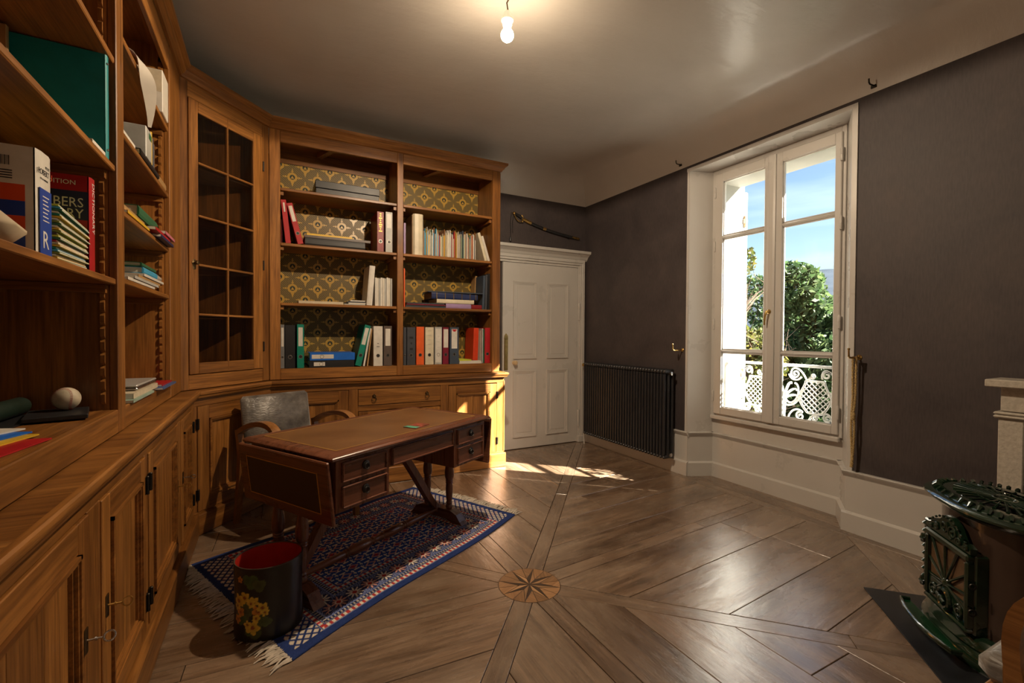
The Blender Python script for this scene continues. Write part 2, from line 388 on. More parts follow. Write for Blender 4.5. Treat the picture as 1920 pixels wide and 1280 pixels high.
# ---- walls
WB = struct(MB().box(XL-.2, XR+.5, YB, YB+.2, -.05, ZC+.25).build('wall_back', WALLP, smooth=False))
struct(MB().box(XL-.2, XL, YF-.2, YB, -.05, ZC+.25).build('wall_left', WALLP, smooth=False))
struct(MB().box(XL-.2, XR+.5, YF-.2, YF, -.05, ZC+.25).build('wall_front', WHITE, smooth=False))  # unseen wall, made white to bounce light into the room
NY0, NY1, NB0, NB1, NX = 1.556, 2.852, 1.69, 2.757, 3.50      # window niche: front edges, back edges, back plane
wr = MB().box(XR, XR+.5, NY1+.0, YB, -.05, ZC+.25).box(XR, XR+.5, YF, NY0, -.05, ZC+.25).box(XR, XR+.5, NY0, NY1, ZW, ZC+.25)
wr.prism([(XR+.004, NY1), (NX+.06, NB1), (XR+.5, NB1-.03), (XR+.5, NY1)], -.05, ZW).prism([(XR+.004, NY0), (XR+.5, NY0), (XR+.5, NB0-.0), (NX+.06, NB0)], -.05, ZW)
struct(wr.build('wall_right', WALLP, smooth=False))
struct(MB().box(NX+.012, XR+.5, NB0-.03, NB1+.03, -.05, .545).build('wall_window_breast', WHITE, smooth=False))
# niche lining
def quadslab(pts, z0, z1): return MB().prism(pts, z0, z1)
nl = MB().prism([(XR-.004, NY1+.004), (XR-.004, NY1-.012), (NX+.02, NB1-.012), (NX+.02, NB1+.004)], .0, ZW-.003)
nl.prism([(XR-.004, NY0-.004), (XR-.004, NY0+.012), (NX+.02, NB0+.012), (NX+.02, NB0-.004)], .0, ZW-.003)
struct(nl.build('trim_1', WHITE, smooth=False))
struct(MB().prism([(XR-.006, NY0-.02), (XR-.006, NY1+.02), (NX+.03, NB1+.01), (NX+.03, NB0-.01)], 2.703, ZW+.012).build('trim_2', WHITE, smooth=False))
e = MB().box(XR-.010, XR+.006, NY1-.006, NY1+.012, .39, ZW).box(XR-.010, XR+.006, NY0-.022, NY0+.006, .39, ZW)
struct(e.build('trim_3', WHITE, smooth=False))
# dado board, rail and skirting along every visible wall stretch: (x0,y0)->(x1,y1), room on the right-hand normal
def dado(name, A, B, ext=(0, 0), h=.39):
    ax, ay = A; bxx, by = B; L = math.hypot(bxx-ax, by-ay); ang = math.atan2(by-ay, bxx-ax)
    root = bpy.data.objects.new(name, None); COL.objects.link(root); struct(root); root.location = (ax, ay, 0); root.rotation_euler = (0, 0, ang)
    e0, e1 = ext
    bx('dado_board', WHITE, root, -e0*.008, L+e1*.008, -.008, .004, 0, h-.01)
    MB().prism([(-.030, 0), (.004, 0), (.004, .128), (-.006, .128), (-.02, .122), (-.03, .116)], -e0*.03, L+e1*.03, 'x').build('skirting', WHITE, root)
    MB().prism([(-.008, h-.042), (-.014, h-.03), (-.026, h-.018), (-.032, h-.004), (-.028, h), (.004, h), (.004, h-.042)], -e0*.03, L+e1*.03, 'x').build('dado_rail', WHITE, root)
# local frame: +x along A->B, room on the -y side
dado('baseboard_right', (XR, YB), (XR, NY1-.01), (0, .6))
dado('baseboard_niche_left', (XR, NY1-.008), (NX+.012, NB1-.012))
dado('baseboard_window', (NX+.012, NB1-.01), (NX+.012, NB0+.01))
dado('baseboard_niche_right', (NX+.012, NB0+.012), (XR, NY0+.008))
dado('baseboard_hearth', (XR, NY0+.01), (XR, YF), (.6, 0))
dado('baseboard_back', (3.25, YB), (XR, YB), h=.39)
# ceiling with a big cove
rc = ZC-ZW; loops = []
for k in range(11):
    t = R(90*k/10); d = rc*1.15*(1-math.cos(t)); z = ZW+rc*math.sin(t)
    loops.append([(XL+d-.01*(k == 0), YF+d-.01*(k == 0), z), (XR-d+.01*(k == 0), YF+d-.01*(k == 0), z), (XR-d+.01*(k == 0), YB-d+.01*(k == 0), z), (XL+d-.01*(k == 0), YB-d+.01*(k == 0), z)])
cb = MB(); vs = [p for l in loops for p in l]; fs = []
for k in range(10):
    for i in range(4): fs.append((k*4+i, k*4+(i+1) % 4, k*4+4+(i+1) % 4, k*4+4+i))
fs.append((40, 41, 42, 43)); cb.add(vs, fs); cb.box(XL-.2, XR+.5, YF-.2, YB+.2, ZC+.06, ZC+.25)
struct(cb.build('ceiling', CEIL, ang=30, fix=False))

# ---- window
m = Mat('window_glass'); g = m.n('BsdfGlossy'); g.inputs['Roughness'].default_value = .01; t = m.n('BsdfTransparent'); t.inputs[0].default_value = (.96, .975, .97, 1)
lw0 = m.n('LayerWeight'); lw = X(m.nt, lw0.outputs['Facing']).op('POWER', 4.)*.75+.04; ms = m.n('MixShader'); nzz = m.noise(m.coord(), 6, 2)
bp = m.n('Bump'); bp.inputs['Strength'].default_value = .02; m.l(nzz, bp.inputs['Height']); m.l(bp.outputs[0], g.inputs['Normal'])
m.l(lw, ms.inputs[0]); m.l(t.outputs[0], ms.inputs[1]); m.l(g.outputs[0], ms.inputs[2]); m.l(ms.outputs[0], m.nt.nodes['Material Output'].inputs[0]); GLASS = m.m
win = bpy.data.objects.new('window_1', None); COL.objects.link(win); struct(win); win['label'] = 'tall white two-leaf window with six panes in the deep niche'
WZ0, WZ1 = .545, 2.705; FX0, FX1 = 3.470, 3.535
of = MB().box(FX0+.02, FX1, NB0+.002, 1.722, WZ0, WZ1, .003).box(FX0+.02, FX1, 2.70, NB1-.002, WZ0, WZ1, .003).box(FX0+.02, FX1, 1.722, 2.70, 2.645, WZ1, .003).box(FX0+.02, FX1, 1.722, 2.70, WZ0, .575, .003)
of.build('outer_frame', WHITE, win, smooth=False)
bx('window_sill_moulding', WHITE, win, FX0-.005, FX0+.03, NB0+.014, NB1-.014, WZ0-.03, WZ0+.005, b=.006)
def casement(y0, y1, g0, g1):
    fr = MB().box(FX0, FX1-.015, y0, g0, .565, 2.66, .004).box(FX0, FX1-.015, g1, y1, .565, 2.66, .004).box(FX0, FX1-.015, g0, g1, .565, .628, .004).box(FX0, FX1-.015, g0, g1, 2.585, 2.66, .004)
    c = fr.build('casement', WHITE, win, smooth=False)
    for z in (1.117, 2.102): 
        MB().prism([(FX0+.012, z-.012), (FX0+.002, z), (FX0+.012, z+.012), (FX0+.03, z+.018), (FX0+.046, z+.014), (FX0+.046, z-.014), (FX0+.03, z-.018)], g0-.002, g1+.002, 'y').build('glazing_bar', WHITE, c, smooth=False)
    bead = MB()
    for z0, z1 in ((.628, 1.102), (1.132, 2.086), (2.118, 2.585)):
        bx('pane', GLASS, c, FX0+.026, FX0+.030, g0-.004, g1+.004, z0-.004, z1+.004)
        for a in ((g0-.001, g0+.007, z0, z1), (g1-.007, g1+.001, z0, z1), (g0, g1, z0-.001, z0+.007), (g0, g1, z1-.007, z1+.001)): bead.box(FX0+.016, FX0+.027, *a)
    bead.build('glazing_bead', WHITE, c, smooth=False)
    return c
cl = casement(2.2, 2.712, 2.263, 2.640); cr = casement(1.712, 2.196, 1.752, 2.120)
MB().prism([(FX0-.012, 2.165), (FX0-.018, 2.18), (FX0-.018, 2.215), (FX0-.012, 2.23), (FX0+.002, 2.23), (FX0+.002, 2.165)], .57, 2.655, 'z').build('meeting_stile', WHITE, cl, smooth=False)
for c, yy in ((cl, 2.713), (cr, 1.710)):
    for z in (.72, 1.35, 2.03, 2.5): MB().lathe([(.007, -.045), (.009, -.04), (.009, -.002), (.007, 0), (.009, .002), (.009, .04), (.004, .05)], 10, (FX0-.004, yy, z)).build('hinge', WHITE, c)
hd = MB().lathe([(.016, 0), (.018, .004), (.014, .01), (.009, .013), (.008, .03)], 14, (FX0-.018, 2.2, 1.44), Matrix.Rotation(R(-90), 4, 'Y'))
hd.tube([(FX0-.046, 2.2, 1.445), (FX0-.052, 2.203, 1.43), (FX0-.054, 2.21, 1.40), (FX0-.054, 2.215, 1.36), (FX0-.052, 2.215, 1.335)], [.008, .009, .008, .0075, .006], 8)
hd.build('window_handle', BRASS, win)

# ---- outside: reveal, shutters, railing
ext = MB().prism([(FX1, NB1-.04), (3.86, NB1-.05), (3.86, 3.3), (FX1, 3.3)], .3, 3.1).prism([(FX1, NB0+.005), (FX1, 1.2), (3.80, 1.2), (3.80, NB0+.005)], .3, 3.1)
ext.box(FX1, 3.80, NB0-.1, NB1+.1, 2.60, 3.1).box(FX1, 3.86, NB0-.1, NB1+.1, .3, .55)
struct(ext.build('wall_exterior_reveal', WHITEX, smooth=False))
def shutter(y, x0, x1, lab):
    t = thing('window_shutter', lab, 'shutter', (x0, y, 0))
    bx('shutter_board', WHITEX, t, 0, x1-x0, -.016, .016, .58, 2.57, b=.003)
    for z in (.9, 2.3):
        MB().box(-.02, (x1-x0)*.75, -.024, -.016, z-.02, z+.02).lathe([(.01, -.05), (.012, -.045), (.012, .045), (.01, .05)], 10, (0, -.02, z)).build('strap_hinge', plain('rusty_white', (.45, .30, .18, 1), .7, var=.4, scale=20), t)
shutter(2.722, 3.862, 3.905, 'white weathered shutter folded back at the sunlit side of the window reveal')
shutter(1.682, 3.832, 3.957, 'white shutter leaf standing at the shaded side of the window reveal')
rl = thing('balcony_railing', 'white wrought iron balcony railing with scrolls and lattice panels outside the window', 'railing', (3.67, 2.2, 0))
IRW = plain('white_iron_paint', (.66, .65, .62, 1), .5, var=.15, scale=25)
MB().box(-.02, .02, -.505, .50, 1.008, 1.03, .006).build('top_rail', IRW, rl, smooth=False)
MB().box(-.012, .012, -.505, .50, .562, .58, .004).build('bottom_rail', IRW, rl, smooth=False)
for yy in (.47, -.475): MB().box(-.009, .009, yy-.009, yy+.009, .55, 1.01).build('post', IRW, rl, smooth=False)
def scroll(cy, cz, r0, turns, a0, sgn=1, k=40, tail=()):
    pts = []
    for i in range(k+1):
        t = i/k; r = r0*(.16+.84*t); a = R(a0)+sgn*2*math.pi*turns*(1-t); pts.append((0, cy+r*math.cos(a), cz+r*math.sin(a)))
    return pts+[(0, cy_, cz_) for cy_, cz_ in tail]
def tubeR(pts, r=.0075, name='scroll'): return MB().tube(pts, r, 6).build(name, IRW, rl)
def bez(P, n=16):
    P = [Vector(p) for p in P]; out = []
    for i in range(n+1):
        t = i/n; q = list(P)
        while len(q) > 1: q = [a.lerp(b, t) for a, b in zip(q, q[1:])]
        out.append(tuple(q[0]))
    return out
for s in (1, -1):
    Y = lambda q: s*q
    # outer scrolls
    tubeR([(0, Y(p[1]), p[2]) for p in scroll(.415, .90, .055, 1.4, 60)]+bez([(0, Y(.46), .965), (0, Y(.47), .80), (0, Y(.37), .80), (0, Y(.335), .83)]))
    tubeR([(0, Y(p[1]), p[2]) for p in scroll(.425, .64, .038, 1.3, 100)]+bez([(0, Y(.41), .68), (0, Y(.30), .72), (0, Y(.36), .80), (0, Y(.42), .78)]))
    tubeR(bez([(0, Y(.465), .745), (0, Y(.42), .77), (0, Y(.36), .76), (0, Y(.345), .66), (0, Y(.39), .585)]))
    tubeR([(0, Y(p[1]), p[2]) for p in scroll(.315, .955, .034, 1.3, 20)]+bez([(0, Y(.347), .967), (0, Y(.30), 1.02), (0, Y(.27), .97), (0, Y(.285), .925)]))
    # lattice frame with bowed sides
    fr_ = bez([(0, Y(.300), .905), (0, Y(.255), .905), (0, Y(.21), .905), (0, Y(.165), .905)], 6)
    L_ = bez([(0, Y(.300), .905), (0, Y(.305), .86), (0, Y(.335), .82), (0, Y(.35), .78)], 8); L2 = bez([(0, Y(.35), .78), (0, Y(.335), .72), (0, Y(.30), .68), (0, Y(.285), .66)], 8)
    R_ = bez([(0, Y(.165), .905), (0, Y(.16), .86), (0, Y(.125), .82), (0, Y(.11), .78)], 8); R2 = bez([(0, Y(.11), .78), (0, Y(.125), .72), (0, Y(.16), .68), (0, Y(.18), .66)], 8)
    bt_ = bez([(0, Y(.285), .66), (0, Y(.25), .655), (0, Y(.21), .655), (0, Y(.18), .66)], 6)
    for q in (fr_, L_+L2[1:], R_+R2[1:], bt_): tubeR(q, .008, 'lattice_frame')
    hexa = [(.300, .905), (.165, .905), (.145, .85), (.11, .78), (.14, .70), (.18, .66), (.285, .66), (.32, .71), (.35, .78), (.32, .85)]
    for dsg in (1, -1):
        for k in range(-6, 9):
            c0 = (.23+dsg*.78)/1.4142+k*.029-.03; seg = [(q[0], q[1]) for q in hexa]
            # intersect the line (y + dsg*z)/sqrt2 = c0 with the outline
            hits = []
            for i in range(len(seg)):
                a, b = seg[i-1], seg[i]; fa = (a[0]+dsg*a[1])/1.4142-c0; fb = (b[0]+dsg*b[1])/1.4142-c0
                if fa*fb < 0: t = fa/(fa-fb); hits.append((a[0]+t*(b[0]-a[0]), a[1]+t*(b[1]-a[1])))
            if len(hits) >= 2: tubeR([(.004*dsg, Y(hits[0][0]), hits[0][1]), (.004*dsg, Y(hits[1][0]), hits[1][1])], .0042, 'lattice_bar')
    # scrolls between lattice and palmette
    tubeR([(0, Y(p[1]), p[2]) for p in scroll(.085, .955, .036, 1.4, 150)]+bez([(0, Y(.055), .975), (0, Y(.07), 1.02), (0, Y(.13), 1.0), (0, Y(.165), .92)]))
    tubeR([(0, Y(p[1]), p[2]) for p in scroll(.215, .945, .022, 1.2, 200)]+bez([(0, Y(.195), .937), (0, Y(.20), .92), (0, Y(.18), .91), (0, Y(.165), .91)]))
    tubeR(bez([(0, Y(.035), .95), (0, Y(.05), .90), (0, Y(.10), .89), (0, Y(.13), .93)]))
    tubeR(bez([(0, Y(.015), .74), (0, Y(.03), .70), (0, Y(.13), .70), (0, Y(.13), .88), (0, Y(.08), .88)]))
    tubeR(bez([(0, Y(.01), .70), (0, Y(.10), .69), (0, Y(.13), .78), (0, Y(.15), .86)]))
    tubeR([(0, Y(p[1]), p[2]) for p in scroll(.125, .625, .036, 1.4, 60)]+bez([(0, Y(.143), .656), (0, Y(.10), .70), (0, Y(.04), .66), (0, Y(.03), .585)]))
    tubeR([(0, Y(p[1]), p[2]) for p in scroll(.235, .625, .026, 1.4, 20)]+bez([(0, Y(.26), .634), (0, Y(.25), .67), (0, Y(.20), .64), (0, Y(.185), .585)]))
    tubeR([(0, Y(p[1]), p[2]) for p in scroll(.325, .635, .030, 1.4, 160)]+bez([(0, Y(.297), .645), (0, Y(.30), .69), (0, Y(.36), .67), (0, Y(.36), .585)]))
    for a_, l_ in ((75, .16), (52, .13), (30, .10)):
        e_ = (Y(math.cos(R(a_))*l_), .745+math.sin(R(a_))*l_); tubeR(bez([(0, 0, .745), (0, e_[0]*.3, .745+(e_[1]-.745)*.7), (0, e_[0], e_[1]), (0, e_[0]+Y(.022), e_[1]-.01), (0, e_[0]+Y(.012), e_[1]-.028)], 12), [.005+.005*math.sin(math.pi*min(1, i/9)) for i in range(13)], 'palmette_leaf')
MB().tube([(0, 0, .585), (0, 0, .64), (0, 0, .70), (0, 0, .74), (0, 0, .80)], [.006, .009, .012, .018, .004], 8).build('palmette_stem', IRW, rl)

# ---- the garden behind
GRASS = plain('meadow', (.03, .05, .014, 1), .9, .2, var=.4, scale=.4)
gp = MB().add([(5, -300, -4), (900, -300, -4), (900, 700, -4), (5, 700, -4)], [(0, 1, 2, 3)]); struct(gp.build('ground', GRASS, smooth=False))
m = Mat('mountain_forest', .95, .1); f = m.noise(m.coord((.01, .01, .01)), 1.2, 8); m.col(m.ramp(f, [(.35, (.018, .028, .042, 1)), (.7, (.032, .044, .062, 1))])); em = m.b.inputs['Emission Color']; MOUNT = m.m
struct(MB().add([(3.95, -14, -3.97), (17, -14, -3.97), (17, 16, -3.97), (3.95, 16, -3.97)], [(0, 1, 2, 3)]).build('ground_gravel', plain('pale_gravel', (.40, .37, .32, 1), .9, .2, var=.25, scale=6, bump=.3), smooth=False))  # unseen pale sheet, added to bounce sunlight up through the window
# distance haze is painted into the far hill's blue colour
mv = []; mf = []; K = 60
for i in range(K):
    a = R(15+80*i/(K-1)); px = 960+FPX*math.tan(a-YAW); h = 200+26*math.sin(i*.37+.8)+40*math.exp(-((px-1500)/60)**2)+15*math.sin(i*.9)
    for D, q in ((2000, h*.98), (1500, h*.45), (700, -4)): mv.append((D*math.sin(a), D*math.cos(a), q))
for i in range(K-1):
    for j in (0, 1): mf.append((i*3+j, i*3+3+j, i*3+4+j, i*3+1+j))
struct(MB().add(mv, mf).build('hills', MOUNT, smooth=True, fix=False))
def leafmat(name, a, b, c):
    m = Mat(name, .55, .3); at = m.n('Attribute'); at.attribute_name = 'rnd'
    m.col(m.ramp(at.outputs['Fac'], [(0, a), (.5, b), (1, c)]))
    tr = m.n('BsdfTranslucent'); ms = m.n('MixShader'); ms.inputs[0].default_value = .4; m.l(m.ramp(at.outputs['Fac'], [(0, a), (.5, b), (1, c)]), tr.inputs[0])
    m.l(m.b.outputs[0], ms.inputs[1]); m.l(tr.outputs[0], ms.inputs[2]); m.l(ms.outputs[0], m.nt.nodes['Material Output'].inputs[0]); return m.m
LG = leafmat('green_leaves', (.024, .050, .018, 1), (.050, .092, .034, 1), (.11, .15, .058, 1)); LY = leafmat('yellow_leaves', (.04, .055, .012, 1), (.09, .105, .025, 1), (.19, .16, .045, 1))
BARK = plain('bark', (.10, .075, .055, 1), .9, .1, var=.4, scale=14)
def tree(label, base, height, blobs, n, mat, size, branchy=0):
    t = thing('garden_tree', label, 'tree', base, group='trees in the garden behind the window')
    b = MB().tube([(0, 0, -.3), (.05, 0, height*.3), (0, .05, height*.6), (.03, 0, height*.9)], [.16, .12, .08, .02], 8)
    rng = random.Random(int(base[0]*100))
    for k in range(branchy):
        z0 = height*rng.uniform(.35, .85); a = rng.uniform(0, 6.28); L = rng.uniform(.35, .95); p = [(0, 0, z0), (math.cos(a)*L*.5, math.sin(a)*L*.5, z0+L*.45), (math.cos(a)*L, math.sin(a)*L, z0+L*.7)]
        b.tube(p, [.03, .018, .006], 5)
        for j in range(6):
            q = Vector(p[1]).lerp(Vector(p[2]), rng.random()); e2 = q+Vector((rng.uniform(-.4, .4), rng.uniform(-.4, .4), rng.uniform(.1, .6))); b.tube([q, (q+e2)/2+Vector((.03, .02, 0)), e2], [.009, .006, .002], 4)
    b.build('trunk', BARK, t, fix=False)
    cs = np.array([q[:3] for q in blobs]); rs = np.array([q[3] for q in blobs]); w = rs**2/np.sum(rs**2)
    idx = np.random.choice(len(blobs), n, p=w); d = np.random.normal(size=(n, 3)); d /= np.linalg.norm(d, axis=1)[:, None]
    P = cs[idx]+d*(rs[idx]*(1-.35*np.random.rand(n)**1.5))[:, None]
    a = np.random.normal(size=(n, 3)); a /= np.linalg.norm(a, axis=1)[:, None]; bb = np.cross(a, np.random.normal(size=(n, 3))); bb /= np.linalg.norm(bb, axis=1)[:, None]
    sz = size*(.6+.8*np.random.rand(n))[:, None]; V = np.stack([P-a*sz, P+bb*sz*.45, P+a*sz, P-bb*sz*.45], 1).reshape(-1, 3)
    me = bpy.data.meshes.new('foliage'); me.vertices.add(4*n); me.vertices.foreach_set('co', V.ravel()); me.loops.add(4*n); me.loops.foreach_set('vertex_index', np.arange(4*n))
    me.polygons.add(n); me.polygons.foreach_set('loop_start', np.arange(n)*4); me.update(); me.validate()
    at = me.attributes.new('rnd', 'FLOAT', 'POINT'); at.data.foreach_set('value', np.repeat(np.random.rand(n), 4)); me.materials.append(mat)
    o = bpy.data.objects.new('foliage', me); COL.objects.link(o); o.parent = t; o['kind'] = 'stuff'
def blob(n, rx, rz, zc, r, seed):
    g = random.Random(seed); return [(g.gauss(0, rx), g.gauss(0, rx), zc+g.gauss(0, rz), r*g.uniform(.6, 1.2)) for _ in range(n)]
def at_px(px, D): a = math.atan((px-960)/FPX)+YAW; return (D*math.sin(a), D*math.cos(a), -4.)
tree('dense green leafy tree filling the view behind the railing', at_px(1530, 12.5), 6.0, blob(26, .62, 1.35, 3.9, .62, 3)+[(0, 0, 5.75, .35), (.3, -.5, 5.5, .4)], 26000, LG, .085, 0)
tree('green bushy tree partly behind the window mullion', at_px(1440, 19), 5.0, blob(22, 1.0, 1.2, 3.3, .8, 5), 16000, LG, .10, 0)
tree('half bare yellow autumn tree with thin branches beside the white reveal', at_px(1396, 10.4), 7.0, blob(22, .28, 1.2, 4.4, .38, 8), 5000, LY, .06, 46)
tree('low dark green shrub tree below the window', at_px(1500, 8.2), 3.4, blob(12, .55, .5, 2.3, .5, 11), 9000, LG, .07, 2)
tree('distant pale green tree under the hill', at_px(1475, 40), 6.5, blob(24, 2.8, 1.2, 3.4, 1.5, 17), 9000, LG, .25, 2)

# ---- hanging bulb
bl = thing('pendant_bulb', 'bare lit light bulb hanging from the ceiling by a thin cord', 'lamp', (1.093, 2.119, 2.798)); bl.scale = (1.12, 1.12, 1.12)
MB().tube([(.0, .0, .10), (.004, .003, .12), (-.004, -.002, .145), (.012, .008, .175), (.02, .014, .22), (.02, .014, (ZC-2.798)/1.12)], .0035, 6).build('cord', DBRASS, bl)
MB().lathe([(.002, .112), (.010, .110), (.017, .098), (.019, .085), (.019, .078), (.026, .074), (.028, .066), (.025, .060), (.022, .056), (.021, .046), (.0005, .046)], 20).build('socket', plain('bakelite', (.055, .035, .016, 1), .35), bl)
MB().lathe([(.0185, .047), (.0185, .036), (.0185, .024), (.0192, .0224)], 24, cap=False).build('bulb_collar', bpy.data.materials.new('lit_bulb_collar'), bl)
m = Mat('lit_bulb_collar_glow'); m.b.inputs['Emission Color'].default_value = (1, .77, .51, 1); m.b.inputs['Emission Strength'].default_value = BULB_GLOW*.0015; m.col(m.mix(m.noise(m.coord(), 20), (.8, .7, .55, 1), (.9, .8, .65, 1)))
bl.children[-1].data.materials[0] = m.m
m = Mat('lit_bulb_glass'); m.b.inputs['Emission Color'].default_value = (1, .77, .51, 1); m.b.inputs['Emission Strength'].default_value = BULB_GLOW; m.col(m.mix(m.noise(m.coord(), 20), (.9, .85, .75, 1), (.95, .9, .8, 1)))
MB().lathe([(.019, .0225), (.0225, .019), (.0265, .0125), (.029, .005), (.0295, 0), (.0285, -.009), (.024, -.0175), (.016, -.0248), (.007, -.0288), (.0005, -.0295)], 24, cap=False).build('bulb_globe', m.m, bl)
ll = bpy.data.lights.new('bulb_light', 'SPOT'); ll.energy = BULB_SPOT; ll.color = (1, .77, .53); ll.spot_size = R(180); ll.spot_blend = .06; ll.shadow_soft_size = .02
lo = bpy.data.objects.new('bulb_light', ll); COL.objects.link(lo); lo.parent = bl; lo.location = (0, 0, -.034)

# ---- door in the back wall
DX0, DX1, DZ = 2.20, 3.178, 2.025
dr = bpy.data.objects.new('door_1', None); COL.objects.link(dr); struct(dr); dr.location = (0, YB, 0); dr['label'] = 'white four-panel door beside the bookcase'
leaf = MB().box(DX0, DX1, -.030, -.002, .006, DZ, .003).build('door_leaf', WHITE, dr, smooth=False)
for (a, b_, z0, z1) in ((2.325, 2.615, .985, 1.83), (2.752, 3.04, .985, 1.83), (2.325, 2.615, .13, .86), (2.752, 3.04, .13, .86)):
    mo = MB()
    for k, (i0, i1, y0, y1) in enumerate(((0, .012, -.044, -.030), (.012, .024, -.039, -.030), (.024, .036, -.034, -.030))):
        mo.box(a+i0, b_-i0, y0, y1, z0+i0, z0+i1).box(a+i0, b_-i0, y0, y1, z1-i1, z1-i0).box(a+i0, a+i1, y0, y1, z0+i1, z1-i1).box(b_-i1, b_-i0, y0, y1, z0+i1, z1-i1)
    mo.build('panel_moulding', WHITE, leaf, smooth=False)
    MB().box(a+.05, b_-.05, -.034, -.029, z0+.05, z1-.05, .004).build('panel', WHITE, leaf, smooth=False)
cs = MB()
for a, b_, y in ((3.182, 3.20, -.03), (3.20, 3.225, -.045), (3.225, 3.262, -.055)): cs.box(a, b_, y, 0, .0, DZ+(a-3.17), .003)
cs.box(2.0, 3.20, -.03, 0, DZ+.004, DZ+.03, .003).box(2.0, 3.225, -.045, 0, DZ+.03, DZ+.055, .003).box(2.0, 3.262, -.055, 0, DZ+.055, DZ+.09, .003)
cs.box(3.175, 3.27, -.065, 0, 0, .07, .004)
struct(cs.build('trim_4', WHITE, smooth=False)).location = (0, YB, 0)
cn = MB().prism([(0, DZ+.085), (-.03, DZ+.085), (-.045, DZ+.10), (-.06, DZ+.125), (-.095, DZ+.15), (-.115, DZ+.155), (-.118, DZ+.185), (0, DZ+.185)], 2.0, 3.30, 'x')
struct(cn.build('trim_5', WHITE, smooth=False)).location = (0, YB, 0)
for z in (.28, 1.52): MB().lathe([(.005, -.10), (.011, -.09), (.011, -.03), (.009, -.028), (.011, -.026), (.011, .03), (.009, .032), (.011, .034), (.011, .09), (.005, .10)], 10, (3.188, -.045, z)).build('hinge', WHITE, dr)
MB().box(2.215, 2.262, -.037, -.030, .865, 1.20, .003).prism([(2.215, 1.20), (2.262, 1.20), (2.258, 1.235), (2.2385, 1.262), (2.219, 1.235)], -.037, -.030, 'y').box(2.222, 2.255, -.041, -.037, .88, 1.19, .003).build('finger_plate', metal('aged_brass', (.42, .31, .13, 1), .35), dr, smooth=False)
MB().lathe([(.0005, .062), (.018, .058), (.026, .046), (.024, .034), (.012, .024), (.010, .010), (.022, .004), (.022, 0)], 18, (2.335, -.030, .945), RX90).build('door_knob', plain('cream_knob', (.55, .42, .25, 1), .25), dr)

# ================================================================== BOOKCASES (local frame: x along the run, front at y=0 facing -y)
def moulding(name, mat, parent, u0, u1, prof, m0=0, m1=0):
    """profile (y,z) swept along x with mitred ends: m0/m1 = tangent of the mitre at either end"""
    n = len(prof); vs = [(u0+m0*p[0], p[0], p[1]) for p in prof]+[(u1-m1*p[0], p[0], p[1]) for p in prof]
    return MB().add(vs, [tuple(range(n)), tuple(range(2*n-1, n-1, -1))]+[(i, (i+1) % n, n+(i+1) % n, n+i) for i in range(n)]).build(name, mat, parent, ang=30)
CORN = [(0, 2.792), (-.012, 2.796), (-.018, 2.808), (-.030, 2.818), (-.036, 2.832), (-.050, 2.842), (-.058, 2.850), (-.058, 2.868), (.0, 2.868)]
m = Mat('green_gold_paper', .45, .4); sp = m.n('SeparateXYZ'); m.l(m.coord(), sp.inputs[0]); x = X(m.nt, sp.outputs[0]); z = X(m.nt, sp.outputs[2])
PX, PZ = .196, .186
def motif(ox, oz):
    a = ((x/PX+ox).fr()-.5)*PX; b = ((z/PZ+oz).fr()-.5)*PZ; r = (a*a+b*b).sq()
    ring = r.lt(.0385).mn(r.gt(.0205)); A = a.ab(); B = b.ab()
    petal = A.gt(.046).mn(B.lt((A*-1.+.068)*.50)).mx(b.gt(.046).mn(A.lt((b*-1.+.066)*.52))).mx(b.lt(-.034).mn(A.lt((b+.080)*.30))).mx(A.lt(.0035).mn(b.gt(.036)).mn(b.lt(.070)))
    tip = B.lt(.0035).mn(A.gt(.036)).mn(A.lt(.074))
    fig = A.lt((b*-1.+.012)*.55).mn(B.lt(.012))
    return ring.mx(petal).mx(fig).mx(tip), r.lt(.024)
g1, h1 = motif(0., 0.); g2, h2 = motif(.5, .5); gold = g1.mx(g2)
hatch = ((x+z)/.0150).fr().lt(.27).mx(((x-z)/.0150).fr().lt(.27)).mn((h1.mx(h2)*-1.+1.)); hatch = hatch*.62
fac = gold.mx(hatch)
m.col(m.mix(fac.k, (.010, .020, .012, 1), (.42, .255, .045, 1))); m.rgh(fac.k, .55, .32); GREEN = m.m

